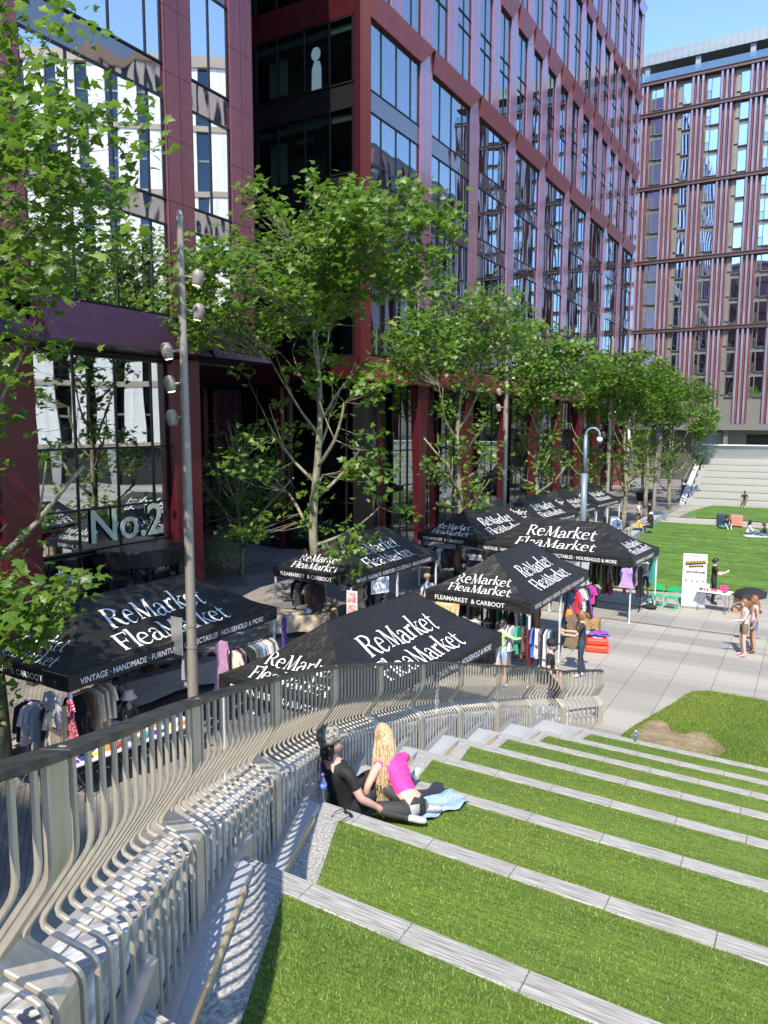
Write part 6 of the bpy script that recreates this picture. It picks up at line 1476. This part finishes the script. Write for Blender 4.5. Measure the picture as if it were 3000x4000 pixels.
# ---------------- far stepped terrace ----------------
def far_steps(m):
    for k in range(7):
        m.box(-6.35-.45*k*.33*0,9.5,66.2+1.55*k,78,.5*k+.002*k,.5*(k+1)-.02 if False else .5*(k+1))
for k in range(7):
    o=part('far_terrace_step',M['concrete'],None,lambda m:m.box(-9.25,9.5,66.25+1.55*k,78.0,.5*k,.5*(k+1)-.001*k),bevel=.01); o["kind"]='structure'
    if k<6: sheet('far_terrace_grass',[(-8.8,67.1+1.55*k),(9.4,67.1+1.55*k),(9.4,67.7+1.55*k),(-8.8,67.7+1.55*k)],.5*(k+1)+.008,M['farlawn'])
fw=empty('terrace_screen','pale ribbed screen wall along the top of the far stepped terrace','wall',(0,77.5,0))
part('panel',M['steel_pale'],fw,lambda m:m.box(-9.2,9.5,-.05,.05,3.5,4.72)); part('rib',M['steel_pale'],fw,lambda m:[m.box(-9.15+.14*i,-9.11+.14*i,-.09,-.05,3.52,4.72) for i in range(133)],kind='stuff'); part('cap',M['sign_white'],fw,lambda m:m.box(-9.7,9.5,-.35,.12,4.72,4.82),bevel=.01)
ft=empty('far_fence','pale steel railing curving down beside the far stepped terrace','fence',(-9.35,66,0))
def fcurve(u):  # u 0..1 from the top to the foot
    y=11.4-13.0*u; x=-.35-.5*u-1.2*max(0,u-.72)**1.3*1.0; z=4.8-4.0*min(1,u/.82)-.0
    if u>.82: z=.95+.0*(u)
    return (x,y,max(z,1.15 if u>.8 else z))
part('handrail',M['steel_pale'],ft,lambda m:m.tube([fcurve(i/24) for i in range(25)],.05,5),smooth=True)
def fb(m):
    for i in range(70):
        x,y,z=fcurve(i/69); g=max(0,.5*math.ceil((y-.25)/1.55)) if y>.25 else 0
        m.tube([(x,y,z),(x-.22,y,z-.55),(x,y,z-.8),(x,y,max(0,z-1.15))],.014,3,cap=False)
part('bar',M['steel_pale'],ft,fb,kind='stuff')
part('foot_railing',M['steel_pale'],ft,lambda m:([m.tube([(-1.9+.13*i,-9.6,0),(-1.9+.13*i,-9.6,1.0)],.012,3) for i in range(32)],m.tube([(-1.9,-9.6,1.0),(2.2,-9.6,1.0)],.02,4),m.tube([(-1.9,-9.6,.1),(2.2,-9.6,.1)],.015,4)),kind='stuff')
fs_=empty('far_side_wall','stepped pale granite wall running down the side of the far terrace','wall',(-9.35,66,0))
for i in range(9):
    u=i/9; y1=11.2-1.28*i; z1=4.15-.46*i
    part('cap_stone',M['granite_white'],fs_,lambda m:m.add([(-.42,y1,z1),(-.0,y1,z1),(-.0,y1-1.2,z1-.43),(-.42,y1-1.2,z1-.43),(-.42,y1,z1-.1),(-.0,y1,z1-.1),(-.0,y1-1.2,z1-.53),(-.42,y1-1.2,z1-.53)],[(0,3,2,1),(4,5,6,7),(0,1,5,4),(1,2,6,5),(2,3,7,6),(3,0,4,7)]))
part('wall_body',M['concrete'],fs_,lambda m:m.extr([(11.9,0),(11.9,4.2),(11.2,4.03),(-.3,-.0)],0,-.40,-.02))
# ---------------- grass blades on the near terraces and lawns ----------------
def inpoly(P_,poly):
    x,y=P_[:,0],P_[:,1]; c=np.zeros(len(x),bool); n=len(poly)
    for i in range(n):
        (x1,y1),(x2,y2)=poly[i],poly[(i+1)%n]
        k=((y1>y)!=(y2>y))&(x<(x2-x1)*(y-y1)/((y2-y1) or 1e-9)+x1); c^=k
    return c
def blades(name,label,boxes,seed,h=.017,only=None,bare=None):
    r=np.random.default_rng(seed); PTS=[]
    for (x0,x1,y0,y1,z,n,lx) in boxes:
        x=r.uniform(x0,x1,n); y=r.uniform(y0,y1,n)
        if lx: 
            xb=np.interp(y,[p[0] for p in GR],[p[1] for p in GR])-.025*r.random(n); k=x>xb; x=x[k]; y=y[k]
            y=y-.022*(x+2)
        PTS.append(np.stack([x,y,np.full(len(x),z)],1))
    P_=np.concatenate(PTS)
    if only is not None: P_=P_[inpoly(P_,only)]
    if bare is not None:
        ins=inpoly(P_,bare); sc=np.array(bare).mean(0); ins2=inpoly((P_[:,:2]-sc)*1.25+sc,bare); P_=P_[(~ins)|((~ins2)&(r.random(len(P_))<.45))|(r.random(len(P_))<.07)]
    n=len(P_); a=r.uniform(0,6.283,n); w=.0026+.0022*r.random(n); hh=h*(.6+.8*r.random(n)); lean=r.normal(size=(n,2))*.5*hh[:,None]
    V=np.zeros((n,3,3)); V[:,0,:]=P_; V[:,1,:]=P_; V[:,2,:]=P_
    V[:,0,0]-=np.cos(a)*w; V[:,0,1]-=np.sin(a)*w; V[:,1,0]+=np.cos(a)*w; V[:,1,1]+=np.sin(a)*w
    V[:,2,0]+=lean[:,0]; V[:,2,1]+=lean[:,1]; V[:,2,2]+=hh
    V=V.reshape(-1,3); me=bpy.data.meshes.new(name); me.vertices.add(len(V)); me.vertices.foreach_set("co",V.astype(np.float32).ravel())
    me.loops.add(n*3); me.loops.foreach_set("vertex_index",np.arange(n*3,dtype=np.int32)); me.polygons.add(n)
    me.polygons.foreach_set("loop_start",np.arange(0,n*3,3,dtype=np.int32)); me.polygons.foreach_set("loop_total",np.full(n,3,dtype=np.int32)); me.update(calc_edges=True); me.validate()
    return setp(link(name,me,None,[M['blade']]),label,'grass',None,'stuff')
tb=NT('grass_blade'); gg=tb.nd("NewGeometry"); rr_=tb.ramp(gg.outputs["Random Per Island"],[(0,(.085,.15,.014)),(.5,(.14,.225,.022)),(.88,(.20,.28,.045)),(1,(.33,.33,.12))]); big_=tb.ramp(tb.noise(1.3,5,None,.7),[(.33,(.55,.68,.6)),(.45,(.85,.92,.9)),(.56,(1.1,1.08,1.0)),(.68,(1.45,1.15,1.35))]); tb.col(tb.mix(rr_,big_,1,'MULTIPLY')); tb.set(.6); M['blade']=tb.m
bx=[]
for k,(xr,dn) in {9:(.8,9000),8:(1.5,9000),7:(2.6,7500),6:(3.0,5200),5:(3.2,3800),4:(3.0,2600),3:(2.5,2200),2:(2.5,2000),1:(2.5,1800),0:(2.5,1700)}.items():
    x0=interp(GR,KY[k])-.6; y0=KY[k+1]+.02; y1=KY[k]-.165; n=int(dn*1.9*(xr-x0)*(y1-y0))
    bx.append((x0,xr,y0,y1,HS*(k+1)-.015,n,True))
blades('grass','short grass growing on the near stepped terraces',bx,5)
blades('grass','short grass of the small lawn round the bare soil',[(-3.4,.8,15.4,19.6,.025,120000,False)],6,.035,only=small,bare=soil)
